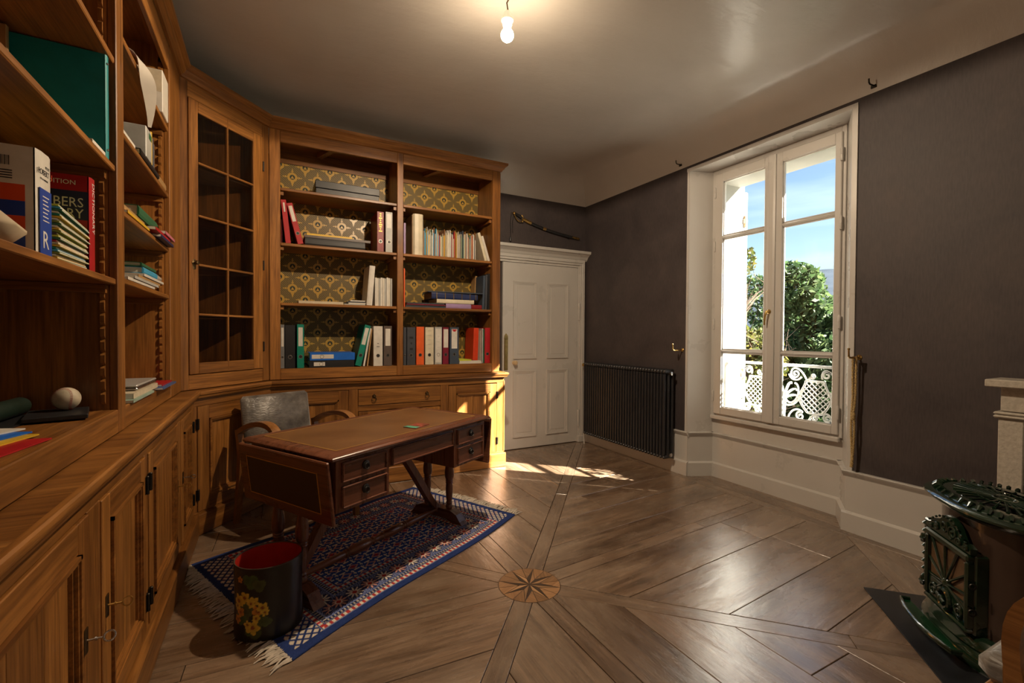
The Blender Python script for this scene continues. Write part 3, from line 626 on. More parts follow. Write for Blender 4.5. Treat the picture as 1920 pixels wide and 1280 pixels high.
def door_leaf(parent, u0, u1, z0, z1, y, hinge=None, key=None, name='door', frame=.075, mould=True):
    """framed and panelled cabinet door: stiles in one mesh, rails, panel, moulding and fittings as its pieces"""
    d = MB().box(u0+.004, u1-.004, y+.004, y+.012, z0+.004, z1-.004).build(name, WAL('z'), parent, smooth=False)
    for a, b_ in ((u0+.002, u0+frame), (u1-frame, u1-.002)): bx('stile', WAL('z'), d, a, b_, y-.012, y+.011, z0+.002, z1-.002, b=.002)
    for a, b_ in ((z0+.002, z0+frame), (z1-frame, z1-.002)): bx('rail', WAL('x'), d, u0+frame, u1-frame, y-.012, y+.012, a, b_, b=.002)
    i = frame
    if mould:
        mo = MB()
        for j, (k, yy) in enumerate(((0, -.020), (.008, -.016), (.016, -.008))):
            a0, a1, c0, c1 = u0+i+k, u1-i-k, z0+i+k, z1-i-k
            mo.box(a0, a1, y+yy, y+.002, c0, c0+.010).box(a0, a1, y+yy, y+.002, c1-.010, c1).box(a0, a0+.010, y+yy, y+.002, c0, c1).box(a1-.010, a1, y+yy, y+.002, c0, c1)
        mo.build('moulding', WAL('x'), d, smooth=False)
    n = max(1, round((u1-u0-2*i)/.16)); w = (u1-u0-2*i)/n
    for k in range(n): bx('panel_board', WAL('z'), d, u0+i+k*w+.0004, u0+i+(k+1)*w-.0004, y+.000, y+.008, z0+i, z1-i, b=.0012)
    if hinge:
        hu = u0 if hinge == 'l' else u1
        for hz in (z0+.12*(z1-z0)+.03, z1-.12*(z1-z0)-.03): MB().box(hu-.012, hu+.012, y-.014, y-.010, hz-.032, hz+.032).lathe([(.004, -.034), (.006, -.032), (.006, .032), (.004, .034)], 8, (hu, y-.017, hz)).build('hinge', IRON, d)
    if key:
        ku = u0+.035 if key == 'l' else u1-.035; kz = (z0+z1)/2+.02
        MB().lathe([(.011, -.030), (.012, -.028), (.012, 0), (.012, .028), (.011, .030)], 12, (0, 0, 0), Matrix.Translation((ku, y-.0135, kz)) @ Matrix.Diagonal((1, .25, 1, 1))).build('key_plate', DBRASS, d)
        tilt = random.uniform(-.6, .6); kk = MB(); kk.tube([(ku, y-.012, kz), (ku, y-.045, kz)], .0028, 6).tube([(ku, y-.030, kz), (ku, y-.034, kz)], .005, 8)
        kk.torus((ku, y-.058, kz), .0115, .0022, Matrix.Rotation(tilt, 4, 'Y') @ Matrix.Rotation(R(90), 4, 'Y'), 18, 6); kk.build('key', BRASS if random.random() < .6 else STEEL, d)
    return d
def ring_pull(parent, u, y, z):
    p = MB().lathe([(.0005, .012), (.008, .010), (.014, .004), (.016, 0)], 14, (u, y, z+.012), RX90).box(u-.004, u+.004, y-.012, y, z+.018, z+.03).build('pull_rosette', DBRASS, parent)
    MB().torus((u, y-.010, z-.010), .018, .003, Matrix.Rotation(R(80), 4, 'X'), 20, 6).build('pull_ring', DBRASS, parent)
def rack(parent, u, y, z0, z1, sgn):
    """saw-toothed shelf rack strip"""
    pts = [(0, z0)]; z = z0
    while z < z1-.04: pts += [(sgn*.011, z+.012), (sgn*.011, z+.036), (0, z+.046)]; z += .046
    pts += [(0, z1), (-sgn*.012, z1), (-sgn*.012, z0)]
    MB().prism([(u+p[0], p[1]) for p in pts], y, y+.012, 'y').build('shelf_rack', WAL('z'), parent, smooth=False)
ST = .022
def upper_case(root, L, bays, posts, shelves, depth=.37, rail=(2.705, 2.80), zb=.892, zf=.975, backs=None, racks=True, mits=(0, 0), endL=True, endR=True):
    for (a, b_) in posts: bx('stile', WAL('z'), root, a, b_, 0, .026, zb, rail[1], b=.003)
    for (a, b_) in bays:
        bx('top_rail', WAL('x'), root, a, b_, .002, .024, rail[0], rail[1], b=.003); bx('bottom_rail', WAL('x'), root, a, b_, .002, .024, zb, zf, b=.003)
        bx('bottom_board', WAL('x'), root, a-.01, b_+.01, .024, depth, zf-.02, zf)
        bx('top_board', WAL('x'), root, a-.01, b_+.01, .024, depth, 2.775, 2.795)
    moulding('cornice', WAL('x'), root, 0, L, CORN, *mits)
    for q, (a, b_) in enumerate(bays):
        for sgn, u in ((1, a), (-1, b_)):
            bx('side_panel', WAL('z'), root, u, u-sgn*.022, .026, depth, zf-.02, 2.78)
            if racks:
                rack(root, u, .036, zf+.02, 2.72, sgn); rack(root, u, depth-.05, zf+.02, 2.72, sgn)
        if backs: 
            bk = MB().box(0, b_-a, 0, .006, 0, 2.70-zf).build('back_paper', GREEN, root, smooth=False); bk.location = (a, depth-.02, zf)
            bx('back_batten', WAL('x'), root, a, b_, depth-.03, depth-.012, 2.66, 2.78)
        else:
            n = 4; w = (b_-a)/n
            for k in range(n): bx('back_board', WAL('z'), root, a+k*w+.001, a+(k+1)*w-.001, depth-.02, depth-.008, zf, 2.78, b=.002)
        for sz in shelves[q]:
            bx('shelf', WAL('x'), root, a+.002, b_-.002, .006, depth-.022, sz-ST, sz, b=.003)
            for sgn, u in ((1, a), (-1, b_)): bx('shelf_cleat', WAL('y'), root, u+sgn*.001, u+sgn*.024, .03, depth-.03, sz-ST-.03, sz-ST-.002)

# right (back wall) bookcase
RB = thing('bookcase', 'walnut open bookcase with green and gold paper backing along the back wall', 'bookcase', (0.005, 3.91, 0))
RBAYS = [(.075, .966), (1.018, 1.868)]
upper_case(RB, 1.945, RBAYS, [(0, .075), (.966, 1.018), (1.868, 1.945)], [[2.362, 1.942, 1.484], [2.362, 1.942, 1.484]], backs=True, racks=False, mits=(-.443, 1.))
moulding('cornice_return', WAL('y'), RB, 0, .37, CORN, 1., 0).matrix_local = Matrix.Translation((1.945, 0, 0)) @ Matrix.Rotation(R(90), 4, 'Z')
bx('end_panel', WAL('z'), RB, 1.925, 1.944, .026, .43, .892, 2.80)
for (a, b_) in RBAYS:
    MB(Matrix.Translation(((a+b_)/2-.1, .2, 2.755)) @ Matrix.Rotation(R(20), 4, 'Z')).box(-.022, .022, -.12, .12, -.02, .02).build('support_block', WAL('y'), RB, smooth=False)
# small scribed moulding at the outer edge
bx('edge_bead', WAL('z'), RB, 1.944, 1.956, .010, .05, .93, 2.79, b=.003)
def plinthed(root, L, y, doors, zt=.845, e0=0, e1=0):
    bx('plinth', WAL('x'), root, 0-e0, L+e1, y-.038, y+.02, 0.002, .132, b=.006)
    bx('rail', WAL('x'), root, 0, L, y-.010, y+.012, .795, zt, b=.002)
    bx('rail', WAL('x'), root, 0, L, y-.010, y+.012, .132, .140, b=.002)
RC = thing('base_cabinet', 'walnut base cabinet with drawer and panelled doors below the green backed bookcase', 'cabinet', (0.005, 3.86, 0))
plinthed(RC, 1.968, 0, None, e1=.012)
MB().box(.01, 1.955, .013, .47, .14, .84).build('carcass', WAL('x'), RC, smooth=False)
for a, b_ in ((0, .072), (.562, .635), (1.338, 1.41), (1.893, 1.968)): bx('stile', WAL('z'), RC, a, b_, -.010, .012, .14, .795, b=.002)
door_leaf(RC, .072, .562, .14, .793, -.002, None, None); door_leaf(RC, 1.41, 1.893, .14, .788, -.002, 'r', None)
dw = MB().box(.637, 1.336, -.012, .012, .662, .790, .003).build('drawer', WAL('x'), RC, smooth=False); ring_pull(dw, .762, -.012, .72); ring_pull(dw, 1.212, -.012, .72)
bx('drawer_rail', WAL('x'), RC, .635, 1.338, -.008, .012, .615, .658, b=.003)
door_leaf(RC, .637, .985, .14, .612, -.002); door_leaf(RC, .987, 1.336, .14, .612, -.002)
bx('end_panel', WAL('z'), RC, 1.948, 1.967, .012, .48, .0, .845); MB().lathe([(.010, .14), (.012, .15), (.012, .80), (.010, .815)], 12, (1.966, -.002, 0)).build('corner_bead', WAL('z'), RC)

# left bookcase (runs along y, faces +x)
LY0 = .10
LB = thing('bookcase', 'walnut open bookcase with toothed shelf racks along the left wall', 'bookcase', (-.47, LY0, 0), R(90))
LL = 3.385-LY0; LBAYS = [(.06, .93), (1.0, 2.065-LY0+.02), (2.17-LY0, 3.06-LY0)]
upper_case(LB, LL, LBAYS, [(0, .06), (.93, 1.0), (2.085-LY0, 2.17-LY0), (3.06-LY0, LL)], [[2.21, 1.836, 1.438], [2.212, 1.836, 1.438], [2.352, 1.997, 1.705, 1.452]], depth=.40, rail=(2.665, 2.80), mits=(0, -.386))
LC = thing('base_cabinet', 'long walnut base cabinet with keyed panelled doors along the left wall', 'cabinet', (-.415, LY0, 0), R(90))
LCL = 3.36-LY0
plinthed(LC, LCL, 0, None)
MB().box(.01, LCL-.01, .013, .50, .14, .84).build('carcass', WAL('x'), LC, smooth=False)
for a, b_ in ((.0, .05), (1.512-LY0, 1.61-LY0), (2.112-LY0, 2.163-LY0), (2.795-LY0, 2.885-LY0), (3.285-LY0, LCL)): bx('stile', WAL('z'), LC, a, b_, -.010, .012, .14, .795, b=.002)
door_leaf(LC, .80, 1.512-LY0, .14, .793, -.002, 'l', 'r'); door_leaf(LC, .05, .798, .14, .793, -.002, 'l', 'r')
door_leaf(LC, 1.61-LY0, 2.112-LY0, .14, .793, -.002, 'r', 'l'); door_leaf(LC, 2.163-LY0, 2.795-LY0, .14, .793, -.002, 'l', 'r'); door_leaf(LC, 2.885-LY0, 3.285-LY0, .14, .793, -.002, 'r', 'l')

# corner cabinet, set across the corner
CA, CB = Vector((-.475, 3.384)), Vector((.004, 3.912)); ca = math.atan2((CB-CA).y, (CB-CA).x); CLn = (CB-CA).length
CC = thing('corner_display_cabinet', 'glazed walnut corner cabinet with a ten pane door between the two bookcases', 'cabinet', (CA.x, CA.y, 0), ca)
for a, b_ in ((0, .058), (.65, CLn)): bx('stile', WAL('z'), CC, a, b_, 0, .026, .892, 2.80, b=.003)
bx('top_rail', WAL('x'), CC, .058, .65, .002, .024, 2.70, 2.80, b=.003); bx('bottom_rail', WAL('x'), CC, .058, .65, .002, .024, .892, .985, b=.003)
moulding('cornice', WAL('x'), CC, 0, CLn, CORN, -.386, -.443)
gd = MB().box(.337, .349, -.008, .016, 1.0, 2.69, .003).build('glazed_door', WAL('z'), CC, smooth=False)
for a, b_ in ((.060, .124), (.562, .648)): bx('stile', WAL('z'), gd, a, b_, -.006, .020, .988, 2.696, b=.003)
bx('rail', WAL('x'), gd, .124, .562, -.006, .020, .988, 1.058, b=.003); bx('rail', WAL('x'), gd, .124, .562, -.006, .020, 2.628, 2.696, b=.003)
m = Mat('dark_cabinet_glass', .06, .5); f = m.noise(m.coord(), 3, 4); m.col(m.ramp(f, [(.3, (.010, .007, .005, 1)), (.7, (.022, .015, .010, 1))]))
gl = m.n('BsdfGlossy'); gl.inputs['Roughness'].default_value = .06; gl.inputs[0].default_value = (.85, .85, .85, 1); tr = m.n('BsdfTransparent'); tr.inputs[0].default_value = (.72, .70, .66, 1)
lw = X(m.nt, m.n('LayerWeight').outputs['Facing']).op('POWER', 4.)*.75+.05; ms = m.n('MixShader'); m.l(lw, ms.inputs[0]); m.l(tr.outputs[0], ms.inputs[1]); m.l(gl.outputs[0], ms.inputs[2])
bp = m.n('Bump'); bp.inputs['Strength'].default_value = .08; m.l(f, bp.inputs['Height']); m.l(bp.outputs[0], gl.inputs['Normal']); m.l(ms.outputs[0], m.nt.nodes['Material Output'].inputs[0]); DGLASS = m.m
zz = [1.058, 1.364, 1.677, 1.985, 2.315, 2.628]
for k in range(5):
    for a, b_ in ((.124, .337), (.349, .562)): bx('pane', DGLASS, gd, a, b_, .004, .007, zz[k], zz[k+1])
for q in zz[1:-1]: bx('glazing_bar', WAL('x'), gd, .124, .562, -.008, .016, q-.007, q+.007, b=.003)
for q in (1.15, 1.75, 2.48): MB().lathe([(.004, -.036), (.006, -.034), (.006, .034), (.004, .036)], 8, (.649, -.010, q)).build('hinge', IRON, gd)
kk = MB().lathe([(.0005, .034), (.010, .032), (.013, .024), (.008, .014), (.007, .006), (.017, .003), (.017, 0)], 14, (.092, -.006, 1.685), RX90); kk.build('door_knob', DBRASS, gd)
MB().lathe([(.011, -.03), (.013, 0), (.011, .03)], 10, (0, 0, 0), Matrix.Translation((.092, -.007, 1.675)) @ Matrix.Diagonal((1, .2, 1, 1))).build('knob_plate', DBRASS, gd)
for k, q in enumerate((1.0, 1.37, 1.68, 1.99, 2.32)): MB().prism([(.07, .03), (.64, .03), (.36, .42)], q-.018, q).build('shelf', WAL('x'), CC, smooth=False)
MB().box(.055, .065, .026, .03, .9, 2.78).build('side_panel', WAL('z'), CC, smooth=False)
sA = MB(); 
for P0, P1 in (((.04, .03), (.34, .46)), ((.67, .03), (.38, .46))):
    d = Vector((P1[0]-P0[0], P1[1]-P0[1])).normalized(); n = Vector((-d.y, d.x))*.008
    MB().prism([(P0[0]-n.x, P0[1]-n.y), (P1[0]-n.x, P1[1]-n.y), (P1[0]+n.x, P1[1]+n.y), (P0[0]+n.x, P0[1]+n.y)], .9, 2.78).build('side_board', WAL('z'), CC, smooth=False)
MB().prism([(.05, .026), (.66, .026), (.38, .45), (.34, .45)], 2.78, 2.80).build('top_board', WAL('x'), CC, smooth=False)
DA, DB = Vector((-.413, 3.362)), Vector((.006, 3.858)); da = math.atan2((DB-DA).y, (DB-DA).x); DL = (DB-DA).length
DC = thing('base_cabinet', 'walnut corner base cabinet with one wide panelled door under the glazed cabinet', 'cabinet', (DA.x, DA.y, 0), da)
plinthed(DC, DL, 0, None); MB().prism([(.02, .013), (DL-.02, .013), (DL*.55, .42), (DL*.5, .42)], .14, .84).build('carcass', WAL('x'), DC, smooth=False)
for a, b_ in ((0, .024), (.575, DL)): bx('stile', WAL('z'), DC, a, b_, -.010, .012, .14, .795, b=.002)
door_leaf(DC, .024, .575, .14, .795, -.002, 'l', None, frame=.085)

# one continuous worktop on the three base cabinets
def offs(P, d): return P
wt0 = [(-.385, LY0), (-.385, 3.352), (.012, 3.826), (1.985, 3.826), (1.985, YB-.003), (XL+.003, YB-.003), (XL+.003, LY0)]
wt = thing('worktop', 'continuous walnut worktop running over all the base cabinets', 'worktop')
b = MB().prism(wt0, .862, .888); b.build('worktop_board', WAL('x'), wt, smooth=False)
def edge(name, A, B, m0, m1, ax='x'):
    A = Vector(A); B = Vector(B); a = math.atan2((B-A).y, (B-A).x)
    prof = [(0.002, .846), (-.004, .848), (-.008, .856), (-.010, .864), (-.016, .868), (-.019, .878), (-.017, .887), (-.012, .891), (.002, .891)]
    o = moulding(name, WAL('x'), wt, 0, (B-A).length, prof, m0, m1); o.matrix_local = Matrix.Translation((A.x, A.y, 0)) @ Matrix.Rotation(a, 4, 'Z')
T20, T25 = math.tan(R(20)), math.tan(R(25))
edge('worktop_edge', wt0[0], wt0[1], 0, -T20); edge('worktop_edge', wt0[1], wt0[2], -T20, -T25); edge('worktop_edge', wt0[2], wt0[3], -T25, 1.); edge('worktop_edge', wt0[3], wt0[4], 1., 0)

# ================================================================== RUG
RQ = [Vector((.078, 1.903)), Vector((1.502, 2.750)), Vector((1.031, 3.627)), Vector((-.364, 2.932))]
RLn, RWd = 1.66, 1.06; NU, NV = 470, 300
u = np.linspace(0, 1, NU)[None, :].repeat(NV, 0); v = np.linspace(0, 1, NV)[:, None].repeat(NU, 1)
xs = u*RLn; ys = v*RWd
navy = np.array([.014, .026, .095]); cream = np.array([.48, .42, .34]); red = np.array([.30, .030, .028]); pink = np.array([.42, .20, .15]); slate = np.array([.11, .13, .23]); dk = np.array([.016, .020, .050]); blue = np.array([.018, .048, .19])
C = np.tile(navy, (NV, NU, 1)).astype(float)
dl = np.minimum(ys, RWd-ys); ds = np.minimum(xs, RLn-xs)          # distance to the long and short edges
def put(mask, c, a=1.):
    C[mask] = C[mask]*(1-a)+np.array(c)*a
# short-end lattice bands
endb = (ds > .035) & (ds < .165) & (dl > .04)
put(endb, cream*.85)
lat = (np.abs(((xs+ys)/.042) % 1-.5) < .17) | (np.abs(((xs-ys)/.042) % 1-.5) < .17); put(endb & lat, navy)
put(endb & ~lat & ((np.floor(ys/.042) % 3) == 0) & (np.abs((xs/.021) % 1-.5) < .2), pink)
inner = (ds > .165) | ((dl < .20) & (ds > .10))
dd = np.where(ds-.125 < dl, np.maximum(ds-.125, 0), dl)       # border distance used for the frame bands
tt = np.where(ds-.125 < dl, ys, xs)
body = (ds > .16) & (dl > .035)
def dash(lo, hi, p, c1, c2, duty=.5):
    b_ = body & (dd > lo) & (dd < hi); q = (tt/p) % 1 < duty; put(b_ & q, c1); put(b_ & ~q, c2)
dash(.038, .044, .02, slate, slate); dash(.046, .066, .030, red, cream, .52); dash(.069, .073, .02, cream*.6, slate, .5)
dash(.076, .092, .018, cream*.7, dk, .45); dash(.094, .098, .02, slate*1.6, slate*1.6)
dash(.100, .205, .02, dk*1.4, dk*1.4)
# flower row
per = .092; b_ = body & (dd > .100) & (dd < .205); cx_ = ((tt/per) % 1-.5)*per; cy_ = dd-.152; k_ = np.floor(tt/per).astype(int) % 2
rr = np.hypot(cx_, cy_); aa = np.arctan2(cy_, cx_)
star = rr < .030+.016*np.cos(10*aa); put(b_ & star & (k_ == 0), cream); put(b_ & star & (k_ == 1), pink); put(b_ & (rr < .012), red); put(b_ & (rr < .018) & (rr > .012) & (k_ == 1), cream)
put(b_ & (rr > .047) & (((tt+dd*3)/.02) % 1 < .35), slate*1.8)
dash(.206, .210, .02, slate*1.8, slate*1.8); dash(.213, .229, .018, cream*.7, dk, .45); dash(.231, .235, .02, slate*1.6, slate*1.6); dash(.238, .258, .030, red, cream*.9, .5); dash(.260, .264, .02, slate*1.4, slate)
# field
fld = body & (dd > .268) & (ds > .36); put(fld, blue)
def motif_(ox, oy, c1, c2, px=.158, py=.104):
    a = ((xs/px+ox) % 1-.5)*px; b = ((ys/py+oy) % 1-.5)*py; A, B = np.abs(a), np.abs(b)
    di = A+B*1.35
    put(fld & (di < .036) & (di > .022), c1); put(fld & (di < .016), c2); put(fld & (A < .055) & (A > .036) & (np.abs(B-.012) < .0035), cream); put(fld & (A < .0055+.012*(B > .030)) & (B > .024) & (B < .040), cream)
    put(fld & (np.abs(A-.048) < .004) & (B < .022), cream*.9)
motif_(0, 0, pink, red); motif_(.5, .5, pink*.9+cream*.1, blue)
inn = body & (dd > .268) & (ds <= .36); put(inn, dk*1.5); a_ = ((ys/.092) % 1-.5)*.092; b2 = (ds-.30); q_ = np.hypot(a_, b2); put(inn & (q_ < .034+.01*np.cos(8*np.arctan2(b2, a_))), cream*.9); put(inn & (q_ < .016), red)
put((dl < .035) | (ds < .035), navy*1.05)
C *= 1.6*(1+.22*(np.random.rand(NV, NU, 1)-.5))
P = np.zeros((NV, NU, 3))
for i in range(2):
    P[..., i] = (1-u)*(1-v)*RQ[0][i]+u*(1-v)*RQ[1][i]+u*v*RQ[2][i]+(1-u)*v*RQ[3][i]
bow = .018*np.sin(u*6.3)*np.where(v < .5, (1-2*v), 0)+.015*np.sin(u*9+1)*np.where(v > .5, 2*v-1, 0); P[..., 0] -= bow*.51; P[..., 1] += bow*.86
Z = .0075+.0012*np.sin(u*23+v*9)+.006*np.exp(-((u-.42-.25*(v-.8))/.035)**2)*np.clip((v-.62)*4, 0, 1)+.004*np.exp(-((u-.55)/.03)**2)*np.clip((v-.7)*4, 0, 1); P[..., 2] = Z
top = P.reshape(-1, 3); nb = NU*NV
per_i = [j for j in range(NU)]+[NU*(i+1)-1 for i in range(1, NV)]+[NU*NV-1-j for j in range(1, NU)]+[NU*(NV-1-i) for i in range(1, NV-1)]
skirt = top[per_i].copy(); skirt[:, 2] = .0008
ii, jj = np.meshgrid(np.arange(NV-1), np.arange(NU-1), indexing='ij'); q0 = (ii*NU+jj).ravel(); F = np.stack([q0, q0+1, q0+NU+1, q0+NU], 1)
kk = np.arange(len(per_i)); pi = np.array(per_i); F2 = np.stack([pi, nb+kk, nb+(kk+1) % len(per_i), np.roll(pi, -1)], 1); FF = np.vstack([F, F2])
def npmesh(name, V, FF, cols, mat):
    me = bpy.data.meshes.new(name); me.vertices.add(len(V)); me.vertices.foreach_set('co', V.astype(np.float32).ravel()); me.loops.add(FF.size); me.loops.foreach_set('vertex_index', FF.ravel().astype(np.int32))
    me.polygons.add(len(FF)); me.polygons.foreach_set('loop_start', np.arange(len(FF))*FF.shape[1]); me.update(); me.validate()
    at = me.color_attributes.new('col', 'FLOAT_COLOR', 'POINT'); cc = np.ones((len(V), 4), np.float32); cc[:, :3] = np.clip(cols, 0, 1); at.data.foreach_set('color', cc.ravel()); me.materials.append(mat); me.shade_smooth()
    o = bpy.data.objects.new(name, me); COL.objects.link(o); return o
rug = thing('rug', 'navy oriental rug with fringed ends under the desk', 'rug', (0, 0, 0))
rb = npmesh('rug_pile', np.vstack([top, skirt]), FF, np.vstack([C.reshape(-1, 3), np.tile(navy, (len(skirt), 1))]), vcol('rug_wool', .95, .1, .5)); rb.parent = rug
FRG = plain('fringe_cotton', (.50, .44, .36, 1), .9, .1, var=.2, scale=40)
for e0, e1, out in ((RQ[0], RQ[3], Vector((-.86, -.51))), (RQ[1], RQ[2], Vector((.86, .51)))):
    fb = MB(); rng = random.Random(4)
    for k in range(150):
        t = (k+.5)/150; p = e0.lerp(e1, t)+Vector((rng.uniform(-.003, .003), rng.uniform(-.003, .003))); L = rng.uniform(.055, .10); s = rng.uniform(-.03, .03); d = out*L+Vector((-out.y, out.x))*s
        fb.tube([(p.x, p.y, .006), (p.x+d.x*.35, p.y+d.y*.35, rng.uniform(.006, .013)), (p.x+d.x*.7+rng.uniform(-.008, .008), p.y+d.y*.7, rng.uniform(.004, .010)), (p.x+d.x, p.y+d.y, .003)], [.0035, .0045, .004, .0015], 4)
    fb.v = [(max(q[0], -.3735), q[1], q[2]) for q in fb.v]
    tag(fb.build('fringe', FRG, rug, fix=False), kind='stuff')

# ================================================================== DESK
DN = Vector((.237, 2.043)); DANG = R(30.5); DH = .73; DLn, DDp = 1.18, .69
DK = thing('writing_desk', 'mahogany writing desk with leather top, drop leaves and turned trestle legs', 'desk', (DN.x, DN.y, .0085), DANG)
H = DH-.0085
def dbx(name, mat, *a, b=.002, par=DK): return bx(name, mat, par, *a, b=b)
tp = []; 
for (d, z) in ((.010, H-.030), (.0, H-.024), (-.004, H-.014), (.002, H-.007), (.012, H-.001), (.020, H)): tp.append((d, z))
tb = MB(); vs = []; fs = []
for d, z in tp: vs += [(d, d, z), (DLn-d, d, z), (DLn-d, DDp-d, z), (d, DDp-d, z)]
for k in range(len(tp)-1):
    for i in range(4): fs.append((k*4+i, k*4+(i+1) % 4, k*4+4+(i+1) % 4, k*4+4+i))
fs += [(3, 2, 1, 0), tuple(4*(len(tp)-1)+i for i in range(4))]
tb.add(vs, fs).build('desk_top', MAH('x'), DK, ang=50)
m = Mat('brown_leather', .42, .45); f = m.noise(m.coord(), 4, 5); g = m.n('TexVoronoi'); g.inputs['Scale'].default_value = 420; m.l(m.coord(), g.inputs['Vector'])
m.col(m.ramp(f, [(.3, (.110, .048, .015, 1)), (.7, (.165, .076, .024, 1))])); m.bump(g.outputs['Distance'], .12, .001); m.rgh(f, .36, .5); LEA = m.m
ins = MB().box(.062, DLn-.062, .062, DDp-.062, H-.002, H+.0008).build('leather_inset', LEA, DK, smooth=False)
GOLD = plain('gold_tooling', (.55, .30, .06, 1), .4, .5, .5, var=.1)
def frame_line(b_, x0, x1, y0, y1, z0, z1, w): return b_.box(x0, x1, y0, y0+w, z0, z1).box(x0, x1, y1-w, y1, z0, z1).box(x0, x0+w, y0+w, y1-w, z0, z1).box(x1-w, x1, y0+w, y1-w, z0, z1)
g_ = MB()
for d, w in ((.068, .004),): frame_line(g_, d, DLn-d, d, DDp-d, H+.0006, H+.0012, w)
g_.build('gold_line', GOLD, ins, smooth=False)
for side in (0, 1):
    # hanging leaf, slightly tilted inward at the foot
    M_ = Matrix.Translation((-.012 if side == 0 else DLn+.012, 0, H-.022)) @ Matrix.Rotation(R(-7 if side == 0 else 5), 4, 'Y') @ (Matrix.Identity(4) if side == 0 else Matrix.Rotation(R(180), 4, 'Z') @ Matrix.Translation((0, -DDp, 0)))
    lf = MB(M_).box(-.018, .0, .004, DDp-.004, -.285, 0, .005).build('drop_leaf', MAH('y'), DK, smooth=False)
    MB(M_).box(-.0195, -.017, .075, DDp-.075, -.235, -.055).build('leather_panel', plain('dark_leather', (.035, .018, .009, 1), .45, .4, bump=.1), lf, smooth=False)
    gb = MB(M_); w = .004; y0, y1, z0, z1 = .072, DDp-.072, -.238, -.052
    for a in ((y0, y1, z0, z0+w), (y0, y1, z1-w, z1), (y0, y0+w, z0, z1), (y1-w, y1, z0, z1)): gb.box(-.0202, -.018, *a)
    gb.build('gold_line', GOLD, lf, smooth=False)
FY = .018
# pedestal cases and apron
for a, b_, nm in ((.030, .335, 'drawer_case'), (.838, 1.142, 'drawer_case')):
    dbx(nm, MAH('z'), a, b_, FY, DDp-FY, .462, H-.028)
dbx('apron', MAH('x'), .335, .838, FY+.004, DDp-FY-.004, .590, H-.028)
def drawer(a, b_, z0, z1, pull=True, nm='drawer'):
    d = dbx(nm, MAH('x'), a, b_, FY-.008, FY+.004, z0, z1, b=.002)
    e_ = MB(); w = .008
    for q in ((a, b_, z0, z0+w), (a, b_, z1-w, z1), (a, a+w, z0+w, z1-w), (b_-w, b_, z0+w, z1-w)): e_.box(q[0], q[1], FY-.015, FY-.006, q[2], q[3], .003)
    e_.build('drawer_bead', MAH('x'), d, smooth=False)
    if pull:
        cu, cz = (a+b_)/2, (z0+z1)/2+.008
        MB().lathe([(.0005, .010), (.012, .009), (.019, .006), (.021, 0)], 18, (cu, FY-.008, cz), RX90).build('pull_rosette', IRON, d)
        MB().torus((cu, FY-.020, cz-.006), .013, .0028, Matrix.Rotation(R(78), 4, 'X'), 18, 6).build('pull_ring', IRON, d)
zt = H-.036
drawer(.056, .312, .592, zt-.006); drawer(.056, .312, .478, .575); drawer(.862, 1.112, .592, zt-.006); drawer(.862, 1.112, .478, .575); drawer(.348, .818, .598, zt-.004, False)
# trestles
TU = (.050, 1.122)
colp = [(.020, .085), (.024, .095), (.022, .105), (.017, .112), (.022, .122), (.017, .13), (.021, .15), (.024, .22), (.022, .25), (.026, .256), (.022, .262), (.026, .268), (.022, .274), (.027, .284), (.031, .30), (.031, .33), (.025, .37), (.019, .41), (.018, .45), (.020, .465)]
for s, U in enumerate(TU):
    MB().prism([(.155, 0), (.235, 0), (.29, .022), (.47, .022), (.525, 0), (.605, 0), (.585, .020), (.555, .060), (.50, .082), (.26, .082), (.205, .060), (.175, .020)], U-.030, U+.030, 'x').build('trestle_foot', MAH('y'), DK, smooth=False)
    for vv in (.285, .475): MB().lathe(colp, 16, (U, vv, 0)).build('leg', MAH('z'), DK)
    sg = 1 if s == 0 else -1
    pts = bez([(U+sg*.005, .38, .075), (U+sg*.09, .38, .10), (U+sg*.17, .38, .30), (U+sg*.30, .38, .46), (U+sg*.42, .38, .60)], 14)
    MB().ribbon(pts, .045, [.030+.012*math.sin(i/14*3.14) for i in range(15)], (0, 1, 0)).build('brace', MAH('z'), DK, smooth=False)
sp_ = [(.012, 0), (.020, .01), (.014, .02), (.020, .03), (.014, .04), (.013, .06), (.018, .20), (.022, .29), (.018, .305), (.024, .313), (.018, .321), (.024, .329), (.018, .337), (.025, .35), (.028, .42), (.024, .475), (.016, .49), (.022, .50), (.016, .51)]
full = sp_+[(r, 1.07-z) for r, z in sp_[::-1]]
MB().lathe(full, 14, (TU[0]+.002, .38, .060), RY90).build('stretcher', MAH('x'), DK)
# small thing lying on the desk
cdk = thing('postcard', 'small colourful postcard lying on the leather desk top', 'card', tuple(Vector((DN.x, DN.y))+Matrix.Rotation(DANG, 2) @ Vector((.665, .15)))+(DH+.001,), DANG+R(8))
MB().box(-.065, .065, -.042, .042, 0, .004).build('card_sheet', plain('postcard_red', (.22, .05, .03, 1), .35, var=.7, scale=25), cdk, smooth=False)
MB().box(-.065, -.025, -.042, .042, .004, .0045).build('card_print', plain('postcard_green', (.08, .30, .20, 1), .35, var=.4, scale=30), cdk, smooth=False)

